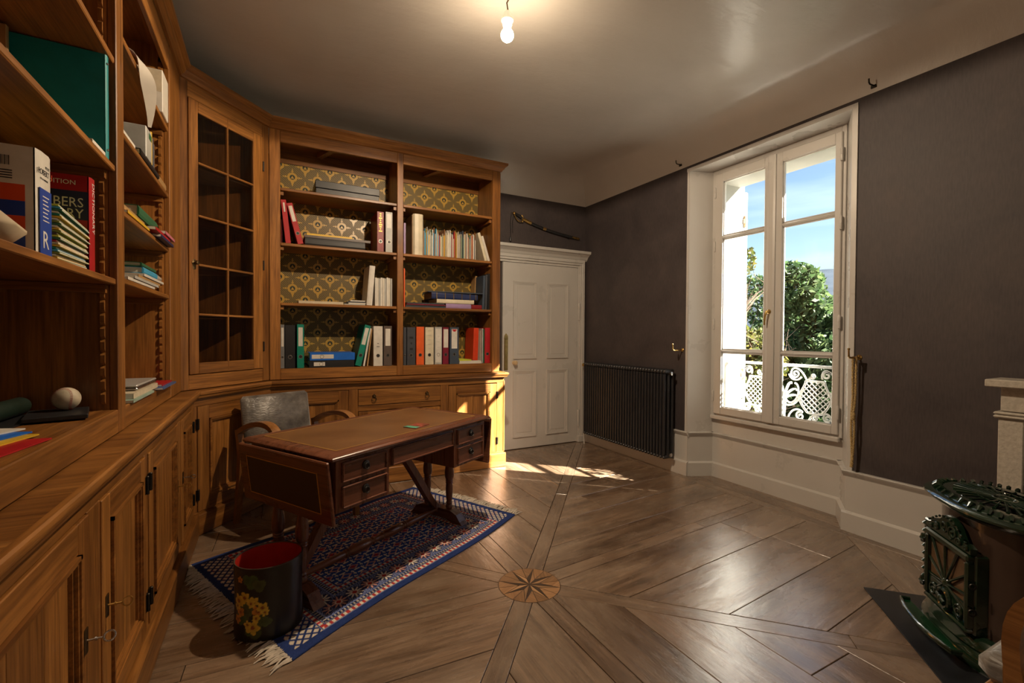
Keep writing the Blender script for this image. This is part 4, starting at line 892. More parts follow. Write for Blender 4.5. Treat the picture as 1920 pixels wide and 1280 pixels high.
# ================================================================== ARMCHAIRS
m = Mat('grey_crackle_velvet', .42, .5); v = m.coord((1, 1, 1)); vo = m.n('TexVoronoi'); vo.inputs['Scale'].default_value = 55; vo.feature = 'DISTANCE_TO_EDGE'
mp_ = m.n('Mapping'); mp_.inputs['Scale'].default_value = (.55, .55, 1.6); m.l(v, mp_.inputs[0]); m.l(mp_.outputs[0], vo.inputs['Vector']); f = m.noise(v, 9, 6, .65)
m.col(m.ramp(f, [(.35, (.045, .036, .030, 1)), (.55, (.135, .118, .10, 1)), (.72, (.26, .24, .215, 1))])); m.bump(vo.outputs['Distance'], .45, .006); m.rgh(f, .5, .32); m.b.inputs['Sheen Weight'].default_value = .4; VEL = m.m
def pad(x0, x1, y0, y1, z0, z1, r=.025, puff=.012):
    n = 8; b_ = MB(); g = {}
    bmx = bmesh.new(); bmesh.ops.create_cube(bmx, size=1); bmesh.ops.bevel(bmx, geom=bmx.edges[:], offset=.001, segments=1)
    bmx.free(); return MB().box(x0, x1, y0, y1, z0, z1, r)
def armchair(label, loc, rot, af=0.):
    t = thing('armchair', label, 'armchair', loc, rot)      # faces -y, seat 0.55 wide
    se = MB().box(-.245, .245, -.25, .21, .395, .475, .028).build('seat', VEL, t, ang=60)
    bk = MB(Matrix.Translation((0, .21, .40)) @ Matrix.Rotation(R(-9), 4, 'X')).box(-.232, .232, -.005, .062, .06, .435, .022).build('backrest', VEL, t, ang=60)
    MB().box(-.24, .24, -.235, -.205, .335, .395, .006).box(-.24, .24, .185, .215, .335, .395, .006).build('seat_rail', BEE('x'), t, smooth=False)
    for sx in (-1, 1):
        bx('side_rail', BEE('y'), t, sx*.240, sx*.212, -.205, .185, .335, .395, b=.006)
        X0 = sx*.265
        MB().ribbon(bez([(X0, -.235+af, .0), (X0, -.225+af, .20), (X0, -.225+af, .38), (X0, -.225+af, .48)], 8), [.034]*9, [.030+.002*i for i in range(9)], (1, 0, 0)).build('leg', BEE('z'), t, smooth=False)
        MB().ribbon([(X0, .30, .0), (X0, .245, .30), (X0, .225, .45), (X0, .26, .62)], .034, [.028, .040, .042, .034], (1, 0, 0)).build('leg', BEE('z'), t, smooth=False)
        MB().ribbon(bez([(X0, -.225+af, .46-af*.2), (X0, -.265+af, .70), (X0, -.19+af, .715), (X0, .02, .70), (X0, .15, .655), (X0, .255, .60)], 22), [.050]*10+[.05-.0012*i for i in range(13)], [.030]*23, (1, 0, 0)).build('arm', BEE('y'), t, ang=30)
    return t
armchair('wooden armchair with grey crackled fabric drawn up behind the desk', (.185, 3.33, .0048), R(27)).rotation_euler.x = -R(.91)
armchair('grey upholstered wooden armchair beside the green stove', (1.79, .19, .0), R(178), .06)

# ================================================================== WASTE BASKET
BR, BH = .132, .292
wb = thing('waste_basket', 'black lacquered waste basket painted with yellow flowers', 'basket', (.0, 2.190, .011), R(-12))
NA, NZ = 200, 90
A_, Zg = np.meshgrid(np.linspace(0, 2*np.pi, NA, endpoint=False), np.linspace(0, BH, NZ), indexing='xy')
rad = BR-.004*np.sin(Zg/BH*3.14); V = np.stack([rad*np.cos(A_), rad*.97*np.sin(A_), Zg], -1).reshape(-1, 3)
colr = np.tile(np.array([.010, .008, .007]), (NA*NZ, 1)); S_ = ((A_-R(251))*BR).ravel(); T_ = Zg.ravel(); rng = random.Random(9)
def splat(cx, cy, r, n, c, depth=.4, rot=0., core=None):
    a = np.arctan2(T_-cy, S_-cx)+rot; d = np.hypot(S_-cx, T_-cy); mk = d < r*(1-depth+depth*np.abs(np.cos(a*n/2)))
    colr[mk] = np.array(c)*(.7+.6*(d[mk]/r))[:, None]
    if core: colr[d < r*.28] = core
for (cx, cy, r) in ((.03, .225, .024), (.048, .215, .02), (-.005, .12, .03), (.03, .06, .028), (.05, .10, .018), (.0, .165, .02), (-.02, .095, .02), (.07, .085, .016), (.008, .235, .016), (.018, .06, .02)): splat((cx-.02)*1.2, .135+(cy-.135)*1.15, r*1.35, 3, (.035+rng.random()*.03, .075+rng.random()*.03, .02), .3, rng.random()*3)
yl = (.62, .42, .04); orr = (.55, .22, .02)
for (cx, cy, r, c) in ((-.012, .170, .021, yl), (.022, .158, .018, yl), (.012, .152, .015, yl), (.035, .125, .020, orr), (.05, .135, .019, yl), (-.04, .155, .024, yl), (-.03, .118, .017, orr), (.018, .068, .024, yl), (.0, .078, .014, yl), (-.03, .232, .012, orr), (.03, .10, .014, yl), (.058, .118, .013, yl), (-.048, .135, .015, yl), (-.045, .09, .015, orr)):
    splat((cx-.012)*1.2, .135+(cy-.135)*1.15, r*1.25, 5, c, .38, rng.random()*2, (.25, .06, .01))
iis, jjs = np.meshgrid(np.arange(NZ-1), np.arange(NA), indexing='ij'); q0 = (iis*NA+jjs).ravel(); q1 = (iis*NA+(jjs+1) % NA).ravel()
ob = npmesh('basket_wall', V, np.stack([q0, q1, q1+NA, q0+NA], 1), colr, vcol('lacquer_painted', .28, .5)); ob.parent = wb
MB().lathe([(BR-.001, BH), (BR-.0015, BH+.003), (BR-.005, BH+.003), (BR-.0065, BH-.002)], 60, cap=False, sy=.97).build('rim', plain('worn_rim', (.05, .04, .03, 1), .4, var=.5, scale=40), wb)
MB().lathe([(BR-.006, BH), (BR-.010, BH*.5), (BR-.006, .006), (.0005, .006)], 60, cap=False, sy=.97).build('red_lining', plain('red_lacquer', (.42, .022, .012, 1), .35, .4, var=.2, scale=7), wb)
MB().lathe([(BR, 0), (BR-.002, .004), (.0005, .004)], 60, cap=True, sy=.97).build('basket_base', BLACKP, wb)

# ================================================================== RADIATOR
RBk = plain('anthracite_paint', (.022, .022, .025, 1), .35, .5, var=.15)
rd = thing('radiator', 'black cast iron column radiator on the wall beside the door', 'radiator', (3.20, 2.955, 0))
sec = MB(); NS = 32; pitch = (4.165-2.955)/NS
for xx in (-.050, 0, .050): sec.tube([(xx, pitch/2, .16), (xx, pitch/2, .90)], .0128, 8, cap=False)
for z0, z1, zz_ in ((.128, .165, -1), (.898, .945, 1)):
    sec.box(-.062, .062, .003, pitch-.003, z0+.004, z1-.004, .010)
s0 = sec.build('section', RBk, rd)
for k in range(1, NS):
    c_ = s0.copy(); COL.objects.link(c_); c_.parent = rd; c_.location = (0, k*pitch, 0)
for z in (.17, .905):
    MB().lathe([(.011, -.012), (.014, -.01), (.014, .006), (.018, .007), (.018, .02), (.008, .024)], 10, (0, -.004, z), Matrix.Rotation(R(90), 4, 'X')).build('end_plug', STEEL, rd)
MB().tube([(0, 4.165-2.955, .905), (0, 4.165-2.955+.05, .905)], .011, 8).lathe([(.016, 0), (.019, .004), (.019, .03), (.014, .036)], 12, (0, 4.215-2.955, .905), Matrix.Rotation(R(-90), 4, 'X')).build('valve', BRASS, rd)
MB().tube([(0, 1.21, .17), (0, 1.25, .17), (0, 1.262, .15), (0, 1.262, .0)], .009, 8).build('pipe', WHITE, rd)
for yy in (.2, 1.0): bx('wall_bracket', RBk, rd, .05, .097, yy, yy+.02, .6, .64)

# ================================================================== FIREPLACE + STOVE
m = Mat('mantel_paint', .3, .5); f = m.noise(m.coord(), 60, 4); m.col(m.ramp(f, [(.3, (.42, .38, .32, 1)), (.7, (.56, .52, .45, 1))])); m.bump(f, .4, .006); MANT = m.m
fp = thing('fireplace_surround', 'grey painted fireplace surround behind the green stove', 'fireplace', (XR-.034, 0, 0))
bx('mantel_shelf', MANT, fp, -.20, .0, -.12, .868, 1.012, 1.048, b=.004)
bx('frieze', MANT, fp, -.145, .0, -.07, .826, .895, 1.012, b=.003)
for a, b_ in ((.745, .832), (-.076, .011)):
    bx('pilaster', MANT, fp, -.150, .0, a, b_, .0, .86, b=.004)
    MB().box(-.168, .0, a-.014, b_+.014, .862, .876, .006).box(-.168, .0, a-.014, b_+.014, .878, .892, .006).build('capital', MANT, fp, smooth=False)
bx('fire_back', plain('soot_black', (.01, .009, .008, 1), .9), fp, -.02, -.002, .011, .745, 0, .88)
m = Mat('green_enamel', .10, .6, coat=.6); f = m.noise(m.coord(), 14, 5); m.col(m.ramp(f, [(.3, (.004, .013, .007, 1)), (.7, (.010, .028, .014, 1))])); m.rgh(f, .07, .16); GEN = m.m
BEN = plain('brown_enamel', (.040, .024, .018, 1), .16, .5, var=.15, scale=5, coat=.4); PIT = plain('fire_dark', (.006, .005, .005, 1), .7)
MICA = plain('mica_window', (.11, .065, .035, 1), .12, .5, var=.4, scale=6)
# hearth plate on the floor and the stove, both set at 45 degrees: local +x to the room's left, front = -y
sc_ = (2.585, .665); ROT = R(-135.6+180+0)
hp = thing('hearth_plate', 'black metal hearth plate on the floor under the stove', 'hearth plate', (sc_[0], sc_[1], 0), R(224.4))
MB().box(-.36, .345, -.335, .30, .001, .006, .002).build('plate', plain('black_sheet', (.012, .013, .016, 1), .35, .5, var=.5, scale=9), hp, smooth=False)
sv = thing('cast_iron_stove', 'green enamelled cast iron stove with ornate door and pierced oval top', 'stove', (sc_[0], sc_[1], .006), R(224.4))
def oval(a, b_, n=48, p=2.4):
    out = []
    for i in range(n):
        t = 2*math.pi*i/n; c, s = math.cos(t), math.sin(t); out.append((a*math.copysign(abs(c)**(2/p), c), b_*math.copysign(abs(s)**(2/p), s)))
    return out
def ovloft(name, mat, rings, par=sv, cap=True, n=48, p=2.4, cy=0.):
    vs = []; fs = []
    for a, b_, z in rings: vs += [(x, y+cy, z) for x, y in oval(a, b_, n, p)]
    for k in range(len(rings)-1):
        for i in range(n): fs.append((k*n+i, k*n+(i+1) % n, (k+1)*n+(i+1) % n, (k+1)*n+i))
    if cap: fs += [tuple(range(n))[::-1], tuple((len(rings)-1)*n+i for i in range(n))]
    return MB().add(vs, fs).build(name, mat, par)
ovloft('body', BEN, [(.245, .150, .085), (.245, .150, .55)])
ovloft('base_ring', GEN, [(.29, .205, .0), (.295, .21, .02), (.285, .20, .045), (.27, .185, .06), (.275, .19, .07), (.262, .172, .10), (.25, .155, .11)], cy=-.01)
tr_ = ovloft('top_rim', GEN, [(.26, .165, .535), (.272, .176, .54), (.30, .196, .556), (.312, .206, .566), (.312, .206, .574), (.300, .196, .582), (.286, .184, .586), (.278, .177, .584), (.262, .164, .592), (.225, .134, .596), (.215, .126, .594), (.20, .115, .594)], cap=False)
ovloft('grate_pit', PIT, [(.205, .12, .575), (.01, .01, .575)], cap=False)
gr_ = MB()
for k in range(26):
    t = 2*math.pi*k/26; c, s = math.cos(t), math.sin(t); gr_.tube([(.045*c, .03*s, .598), (.13*c, .075*s, .599), (.215*c, .125*s, .595)], [.005, .0045, .006], 6)
gr_.torus((0, 0, .598), .045, .007, Matrix.Diagonal((1, .68, 1, 1)), 24, 6); gr_.torus((0, 0, .598), .125, .005, Matrix.Diagonal((1, .58, 1, 1)), 36, 6); gr_.lathe([(.0005, .604), (.02, .602), (.026, .596), (.026, .59)], 16)
gr_.build('top_grille', GEN, sv)
lv = MB()
for k in range(40):
    t = 2*math.pi*k/40; c, s = math.cos(t), math.sin(t); P0 = oval(.245, .150, 40, 2.4)[k]; P1 = oval(.278, .178, 40, 2.4)[k]
    lv.tube([(P0[0], P0[1], .596), ((P0[0]+P1[0])/2+.004*s, (P0[1]+P1[1])/2, .598), (P1[0], P1[1], .587)], [.004, .0085, .005], 6)
lv.build('rim_leaves', GEN, sv)
# front door unit (left edge in the picture is local +x)
DY = -.150
bx('door_housing', GEN, sv, -.165, .150, DY-.02, -.09, .105, .415, b=.006)
fd = MB(); w = .018
for q in ((-.14, .146, .385, .412), (-.14, .146, .11, .128), (-.14, -.14+w, .128, .385), (.146-w, .146, .128, .385)): fd.box(q[0], q[1], DY-.045, DY-.015, q[2], q[3], .006)
fdo = fd.build('fire_door', GEN, sv, smooth=False)
bx('mica_pane', MICA, fdo, -.125, .131, DY-.026, DY-.020, .128, .385)
rb_ = MB(); hc = (.003, .235)
for k in range(12):
    t = 2*math.pi*k/12+.13; c, s = math.cos(t), math.sin(t); L = min(.128/max(abs(c), 1e-3), (.15 if s > 0 else .108)/max(abs(s), 1e-3))
    rb_.tube([(hc[0]+.018*c, DY-.038, hc[1]+.018*s), (hc[0]+L*c, DY-.030, hc[1]+L*s)], [.004, .0065], 6)
rb_.lathe([(.0005, .020), (.012, .016), (.020, .008), (.024, 0)], 16, (hc[0], DY-.030, hc[1]), RX90); rb_.build('sunburst_bars', GEN, fdo)
bx('lower_panel', GEN, fdo, -.12, .126, DY-.034, DY-.024, .130, .215, b=.004)
MB().torus((.005, DY-.042, .170), .036, .010, Matrix.Rotation(R(90), 4, 'X'), 24, 8).sphere((.005, DY-.05, .170), .014).tube([(-.025, DY-.052, .178), (.035, DY-.056, .166)], .007, 8).build('air_control', GEN, fdo)
sc2 = MB()
for sx in (-1, 1):
    pts = [(.005+sx*(.085+.026*(.2+.8*t)*math.cos(9*t)), DY-.038, .165+.028*(.2+.8*t)*math.sin(9*t)) for t in [i/24 for i in range(25)]]; sc2.tube(pts, .005, 6)
sc2.build('scroll_ornament', GEN, fdo)
cr_ = MB().prism([(-.15, .415), (.146, .415), (.146, .438), (.12, .448), (.10, .442), (.085, .462), (.062, .492), (.025, .512), (-.012, .510), (-.045, .485), (-.07, .462), (-.10, .448), (-.13, .44), (-.15, .432)], DY-.034, DY-.012, 'y').build('crest', GEN, sv, smooth=False)
ov = MB()
for cx_, cz_, r_, tn, a0 in ((.042, .455, .030, 1.6, 40), (-.015, .462, .026, 1.6, 200), (.08, .436, .016, 1.3, 90), (-.07, .440, .016, 1.3, 0), (-.11, .430, .010, 1.2, 0), (.122, .432, .012, 1.2, 0)):
    ov.tube([(cx_+r_*(.15+.85*i/30)*math.cos(R(a0)+2*math.pi*tn*i/30), DY-.037, cz_+r_*(.15+.85*i/30)*math.sin(R(a0)+2*math.pi*tn*i/30)) for i in range(31)], .0042, 6)
for q in range(11):
    t = q/10; ov.sphere((.12-.24*t, DY-.036, .452+.05*math.sin(math.pi*t)), .0052, 8)
ov.build('crest_ornament', GEN, cr_)
bx('side_pilaster', GEN, sv, -.215, -.165, DY-.012, -.10, .10, .43, b=.006)
lf_ = MB()
for q in range(9): lf_.tube([(-.190, DY-.013, .125+.034*q), (-.190, DY-.020, .137+.034*q), (-.190, DY-.013, .150+.034*q)], [.006, .016, .005], 6, flat=.6)
lf_.build('pilaster_leaves', GEN, sv)
for z in (.165, .355): MB().tube([(-.13, DY-.044, z), (-.155, DY-.046, z), (-.185, DY-.018, z)], .009, 8).lathe([(.010, -.018), (.012, -.014), (.012, .014), (.010, .018)], 10, (-.152, DY-.04, z)).build('hinge', GEN, sv)
MB().torus((.158, DY-.030, .30), .010, .003, RY90).torus((.158, DY-.030, .20), .012, .003, RY90).build('side_ring', IRON, sv)
MB().tube([(0, .12, .44), (0, .22, .44), (-.03, .26, .44), (-.30, .545, .44)], .05, 16).build('flue_pipe', plain('black_flue', (.012, .012, .012, 1), .5), sv)
# curved ash lip
ap = []
for i in range(15): t = -1+2*i/14; ap.append((.005+.185*t, -.288+.030*t*t))
outer = [(.19, -.225)]+[(p[0], p[1]) for p in ap[::-1]]+[(-.18, -.225)]
al = MB().prism(outer, .048, .056).build('ash_lip', plain('bright_green_enamel', (.006, .035, .014, 1), .12, .6, var=.2, coat=.5), sv, smooth=False)
MB().tube([(p[0], p[1], .062) for p in outer], .007, 8).build('ash_lip_rim', GEN, al)
for x_ in (-.2, .2): bx('foot', GEN, sv, x_-.02, x_+.02, -.1, .1, 0, .02, b=.004)

# ================================================================== SABRE
sb = thing('sabre', 'curved sabre with brass guard in a black scabbard on the wall over the door', 'sword', (0, YB-.028, 0))
p0 = Vector((2.36, 0, 2.532)); p3 = Vector((3.185, 0, 2.362))
bl_ = bez([(2.43, 0, 2.508), (2.68, 0, 2.415), (2.95, 0, 2.385), (3.19, 0, 2.366)], 20)
MB().tube(bl_, [.016]*18+[.013, .011, .008], 10, flat=.55, up=(0, 1, 0)).build('scabbard', BLACKP, sb)
for i0, i1 in ((0, 3), (7, 8), (17, 20)): MB().tube(bl_[i0:i1+1], .0178 if i1 < 18 else .0135, 10, flat=.62, up=(0, 1, 0)).build('scabbard_fitting', BRASS, sb)
MB().tube(bez([(2.43, 0, 2.508), (2.40, 0, 2.528), (2.37, 0, 2.545), (2.335, 0, 2.548)], 8), [.013, .014, .015, .015, .014, .014, .014, .016, .012], 10).build('grip', BLACKP, sb)
MB().tube(bez([(2.435, -.005, 2.535), (2.44, -.01, 2.47), (2.40, -.02, 2.44), (2.34, -.02, 2.47), (2.325, -.01, 2.545)], 14), .006, 8).tube([(2.425, 0, 2.545), (2.43, 0, 2.50), (2.436, 0, 2.468)], [.008, .011, .008], 8).sphere((2.330, 0, 2.552), .018, 10).build('guard', BRASS, sb)
MB().tube([(2.30, .005, 2.56), (2.285, .0, 2.46), (2.29, 0, 2.36), (2.286, 0, 2.30)], .0035, 6).tube([(2.286, 0, 2.30), (2.286, 0, 2.275), (2.286, 0, 2.25)], [.006, .012, .010], 8).tube([(2.33, .005, 2.55), (2.31, 0, 2.45), (2.315, 0, 2.34)], .003, 6).build('sword_knot', BLACKP, sb)
for q in (2.50, 3.05): MB().tube([(q, .028, 2.49-.24*(q-2.5)), (q, -.006, 2.488-.24*(q-2.5))], .003, 6).build('hanging_nail', IRON, sb)

# ================================================================== CURTAIN HOOKS, TIEBACK
def hook(lab, y, z):
    t = thing('curtain_hook', lab, 'hook', (XR, y, z))
    MB().lathe([(.017, 0), (.017, .004), (.010, .010), (.007, .014)], 14, (0, 0, 0), Matrix.Rotation(R(-90), 4, 'Y')).build('rosette', BRASS, t)
    MB().tube([(-.01, 0, 0), (-.115, 0, .0), (-.125, 0, .008), (-.127, 0, .05)], [.006, .006, .006, .005], 8).sphere((-.127, 0, .053), .008, 8).build('arm', BRASS, t); return t
hook('brass curtain hook on the wall between radiator and window', 2.905, 1.118); hook('brass curtain hook with a gold rope beside the stove wall', 1.508, 1.118)
ROPE = plain('gold_rope', (.42, .30, .13, 1), .6, .4, var=.5, scale=120)
tb_ = thing('curtain_tieback', 'gold twisted rope tieback hanging from the brass hook beside the window', 'tieback', (XR-.055, 1.508, 1.124))
def rope(pts, nm):
    b_ = MB(); 
    for ph in (0, math.pi):
        q = []
        for i in range(len(pts)*6):
            t = i/(len(pts)*6-1)*(len(pts)-1); k = min(int(t), len(pts)-2); p = Vector(pts[k]).lerp(Vector(pts[k+1]), t-k); q.append(p+Vector((.0035*math.cos(i*1.1+ph), .0035*math.sin(i*1.1+ph), 0)))
        b_.tube(q, .0042, 5)
    b_.build(nm, ROPE, tb_)
rope(bez([(0, .010, .0), (.004, .014, -.15), (0, .002, -.30), (.006, .016, -.36)], 10), 'rope'); rope(bez([(0, -.010, .0), (.004, -.004, -.15), (.004, -.012, -.28), (0, .004, -.36)], 10), 'rope')
MB().lathe([(.009, -.40), (.014, -.385), (.014, -.36), (.011, -.352)], 12, (.003, .006, 0)).build('rope_collar', ROPE, tb_)
rope(bez([(0, .012, -.39), (.006, .022, -.52), (.004, .0, -.60), (.01, .016, -.70)], 10), 'rope'); rope(bez([(.004, .0, -.39), (0, -.010, -.50), (.008, .006, -.62), (.006, .008, -.70)], 10), 'rope')
for y, lab in ((1.452, 'small grey curtain rod bracket in the cove beside the stove end of the window'), (2.945, 'small grey curtain rod bracket in the cove at the radiator side of the window')):
    t = thing('curtain_rod_bracket', lab, 'bracket', (XR, y, 2.80)); MB().box(-.012, .0, -.016, .016, -.02, .025, .002).build('plate', IRON, t, smooth=False); MB().tube([(-.01, 0, -.005), (-.055, 0, -.008), (-.066, 0, .0), (-.068, 0, .022)], .0045, 6).build('arm', IRON, t)

# ================================================================== BOOKS, BINDERS, PAPERS
_tx = {}
def txt(s, size, mat, parent, mtx, align='LEFT', name='lettering', sx=1.):
    cu = bpy.data.curves.new('t', 'FONT'); cu.body = s; cu.size = size; cu.align_x = align; cu.extrude = .0002; cu.resolution_u = 2; cu.space_character = 1.
    o = bpy.data.objects.new('t', cu); COL.objects.link(o); dg = bpy.context.evaluated_depsgraph_get(); me = bpy.data.meshes.new_from_object(o.evaluated_get(dg)); bpy.data.objects.remove(o); bpy.data.curves.remove(cu)
    me.transform(mtx @ Matrix.Diagonal((sx, 1, 1, 1))); me.materials.clear(); me.materials.append(mat); me.name = name
    q = bpy.data.objects.new(name, me); COL.objects.link(q); q.parent = parent; return q
SPINE = lambda x, y, z: Matrix.Translation((x, y, z)) @ RX90                      # text on a face looking to local -y
COVER = lambda x, y, z: Matrix.Translation((x, y, z)) @ Matrix(((0, 0, -1, 0), (-1, 0, 0, 0), (0, 1, 0, 0), (0, 0, 0, 1)))   # on a face looking to local -x
def cm(nm, r, g, b, rough=.42): return plain('board_'+nm, S(r, g, b), rough, .45, var=.12, scale=14)
RED = cm('red', 165, 24, 30); DRED = cm('dark_red', 120, 20, 26); BLK = cm('black', 28, 28, 30); GRY = cm('grey', 112, 112, 112); TEAL = cm('teal', 0, 120, 100); BLU = cm('blue', 20, 95, 190); CN = {}
WHT = cm('white', 205, 200, 190)
DGR = cm('dark_grey', 62, 64, 70); BRN = cm('taupe', 84, 72, 66); ORA = cm('orange', 215, 90, 35); CRM = cm('cream', 200, 190, 165); BUR = cm('burgundy', 115, 22, 45); SLT = cm('slate', 58, 68, 82); YEL = cm('yellow', 205, 165, 40); NAV = cm('navy', 30, 42, 82)
LIL = cm('lilac', 150, 125, 165); PNK = cm('pink', 190, 110, 125); GRN = cm('green', 40, 95, 65); TAN = cm('tan', 165, 130, 85); LGR = cm('light_grey', 165, 165, 160); SKY_ = cm('sky_blue', 60, 150, 190); OLV = cm('olive', 120, 130, 50); LIM = cm('lime', 190, 195, 60); TPL = cm('dark_teal', 0, 124, 128, .5)
CHROME = metal('ring_metal', (.55, .52, .46, 1), .25)
for _n, _m in list(globals().items()):
    if isinstance(_m, bpy.types.Material) and _m.name.startswith('board_'): CN[_m.name] = _m.name[6:].replace('_', ' ')
CN['paper'] = 'off white'; CN['cream_paper'] = 'yellowed'
def binder(label, w, h, col, loc, d=.275, tilt=0., rz=0., lab=WHT, labz=(.5, .93), group=None, ring=True, marks=None, name='ring_binder', labw=.62):
    t = thing(name, label, 'binder', loc, rz, group, ry=tilt)
    sh = MB().box(-w/2, w/2, 0, .004, 0, h, .0012).box(-w/2, -w/2+.003, .003, d, 0, h).box(w/2-.003, w/2, .003, d, 0, h); sh.build('cover', col, t, smooth=False)
    MB().box(-w/2+.006, w/2-.012, .03, d-.02, .008, h-.02).build('paper_block', PAPER, t, smooth=False)
    if lab: MB().box(-w*labw/2, w*labw/2, -.001, .001, h*labz[0], h*labz[1]).build('spine_label', lab, t, smooth=False)
    if ring:
        rr = min(.0135, w*.28); MB().torus((0, -.0005, h*.26), rr, .0022, RX90, 20, 6).build('finger_ring', CHROME, t); MB().lathe([(.0005, .0006), (rr-.001, .0004), (rr-.001, 0)], 16, (0, -.0002, h*.26), RX90).build('finger_hole', BLACKP, t)
    if marks:
        k = MB(); rg = random.Random(w*1000)
        for q in range(marks[1]): a = rg.uniform(.3, 1); zq = h*(marks[2]+(marks[3]-marks[2])*q/max(1, marks[1]-1)); k.box(-w*.25*a, w*.25*a, -.0016, -.0008, zq, zq+h*marks[4])
        k.build('print', marks[0], t, smooth=False)
    return t
def book(label, w, h, d, col, loc, tilt=0., rz=0., group=None, name='book', cat='book', pages=PAPER, bands=None, rx=0., soft=False):
    t = thing(name, label, cat, loc, rz, group, ry=tilt, rx=rx); c = .0012 if soft else .0025
    if w < .006: MB().box(-w/2, w/2, 0, d, 0, h, .0008).build('cover', col, t, smooth=False); return t
    b = MB().box(-w/2, -w/2+c, 0, d, 0, h).box(w/2-c, w/2, 0, d, 0, h)
    if soft: b.box(-w/2, w/2, -.0005, c, 0, h)
    else: b.prism([(-w/2, 0), (-w/4, -.004), (w/4, -.004), (w/2, 0), (w/2, .003), (-w/2, .003)], 0, h)
    b.build('cover', col, t, smooth=False); e = 0 if soft else .004
    MB().box(-w/2+c, w/2-c, .002, d-e, e, h-e).build('pages', pages, t, smooth=False)
    if bands:
        k = MB()
        for z in bands[1]: k.box(-w/2-.0004, w/2+.0004, -.0052, .004, z*h, z*h+.006)
        k.build('spine_band', bands[0], t, smooth=False)
    return t
def rx_(px, py, y=3.94): p = pl(px, py, 1, y); return p[0], p[2]
def c5(cx, cy): return 500+cx/4.174, 220+cy/4.174
def c6(cx, cy): return 500+cx/4.174, 460+cy/4.174
def put_binder(label, col, crop, x0, x1, ztop, zs, tilt=0., y=3.94, h=None, **k):
    a, zt_ = rx_(*crop(x0, ztop), y); b, _ = rx_(*crop(x1, ztop), y); w = b-a; hh = h or (zt_-zs)
    return binder(label, w-.003, hh, col, ((a+b)/2, y, zs+.001), tilt=tilt, **k)
def lean(label, col, crop, xb0, xb1, xt, ztop, zs, y=3.94, kind='binder', w=None, **k):
    """leaning: foot between xb0..xb1, top-left corner of the spine at xt"""
    a, _ = rx_(*crop(xb0, ztop), y); b, _ = rx_(*crop(xb1, ztop), y); xt_, zt_ = rx_(*crop(xt, ztop), y); ww = w or (b-a-.002); ang = math.atan2(xt_-a, zt_-zs); hh = math.hypot(xt_-a, zt_-zs)
    # root at foot centre; the lower corner must sit on the shelf
    cx, cz = a+ww/2*math.cos(ang), zs-ww/2*math.sin(ang); lift = abs(math.sin(ang))*ww/2+(ww/2)*math.sin(ang)
    if kind == 'binder': return binder(label, ww, hh, col, (cx, y, cz+lift+.001), tilt=ang, **k)
    return book(label, ww, hh, k.pop('d', .22), col, (cx, y, cz+lift+.001), tilt=ang, **k)
def flat(label, col, crop, x0, x1, z0, z1, y=3.94, d=.24, kind='book', rz=0., **k):
    a, _ = rx_(*crop(x0, 500), y); b, _ = rx_(*crop(x1, 500), y)
    if kind == 'binder': return binder(label, z1-z0, b-a, col, (a, y, (z0+z1)/2), tilt=R(90), rz=rz, **k)
    return book(label, z1-z0, b-a, d, col, (a, y, (z0+z1)/2), tilt=R(90), rz=rz, **k)
Z1, Z2, Z3, Z4 = 2.362, 1.942, 1.484, .975
# -- left bay
a, _ = rx_(592, 320, 3.97); b, zt_ = rx_(711, 345, 3.97); bxo = thing('storage_box', 'flat black lidded storage box on the upper shelf', 'box', ((a+b)/2, 3.97, Z1+.001))
MB().box(-(b-a)/2, (b-a)/2, 0, .24, 0, .052, .003).build('box_base', BLK, bxo, smooth=False); MB().box(-(b-a)/2-.003, (b-a)/2+.003, -.003, .243, .054, .112, .003).build('box_lid', BLK, bxo, smooth=False)
lean('pale red slim folder leaning at the stile behind the red binders', PNK, c5, 108, 126, 106, 800, Z2, kind='book', d=.2, y=3.99)
lean('red ring binder leaning with a small white label, next to the stile', RED, c5, 148, 192, 109, 642, Z2, y=3.935, lab=WHT, labz=(.72, .93), labw=.3, ring=False)
lean('red ring binder leaning with a long white label', RED, c5, 244, 291, 155, 672, Z2, y=3.935, lab=WHT, labz=(.55, .93))
flat('thick black binder lying flat under the papers', BLK, c5, 300, 770, Z2+.001, Z2+.062, d=.26)
flat('sheaf of white papers in a brown board lying on the black binder', BRN, c5, 296, 812, Z2+.063, Z2+.082, y=3.935, soft=True)
flat('yellow folder lying on top of the papers', YEL, c5, 312, 672, Z2+.083, Z2+.098, y=3.945, soft=True, pages=PAPERC)
put_binder('dark red binder with gold lettering standing beside the white binder', DRED, c5, 864, 918, 735, Z2, lab=None, marks=(GOLD, 9, .5, .93, .03))
put_binder('white binder standing beside the middle stile', LGR, c5, 930, 986, 738, Z2, lab=WHT, labz=(.6, .95))
flat('cream writing pad lying flat with a blue cover', PAPERC, c6, 250, 600, Z3+.001, Z3+.022, soft=True, pages=PAPERC)
for k, (a, b, c_) in enumerate(((605, 772, LGR), (640, 775, WHT), (628, 768, DGR), (655, 770, WHT))): flat('thin %s stapled booklet in the small pile by the tall white file' % CN[c_.name], c_, c6, a, b, Z3+.001+.010*k, Z3+.010+.010*k, d=.2, soft=True, group='booklets in the small pile')
lean('tall white lever file with dark edges leaning slightly', WHT, c6, 782, 828, 806, 160, Z3, kind='book', d=.25)
for k in range(9): a, zt_ = rx_(*c6(849+k*15., 252)); b, _ = rx_(*c6(849+(k+1)*15., 252)); book('thin %s booklet standing in the row beside the tall white file' % ('white', 'off white', 'light grey')[k % 3], b-a-.0015, zt_-Z3-.004*(k % 3), .21, (WHT, PAPER, LGR)[k % 3], ((a+b)/2, 3.945+.004*(k % 2), Z3+.001), group='white booklets in a row', soft=True, name='booklet', cat='booklet')
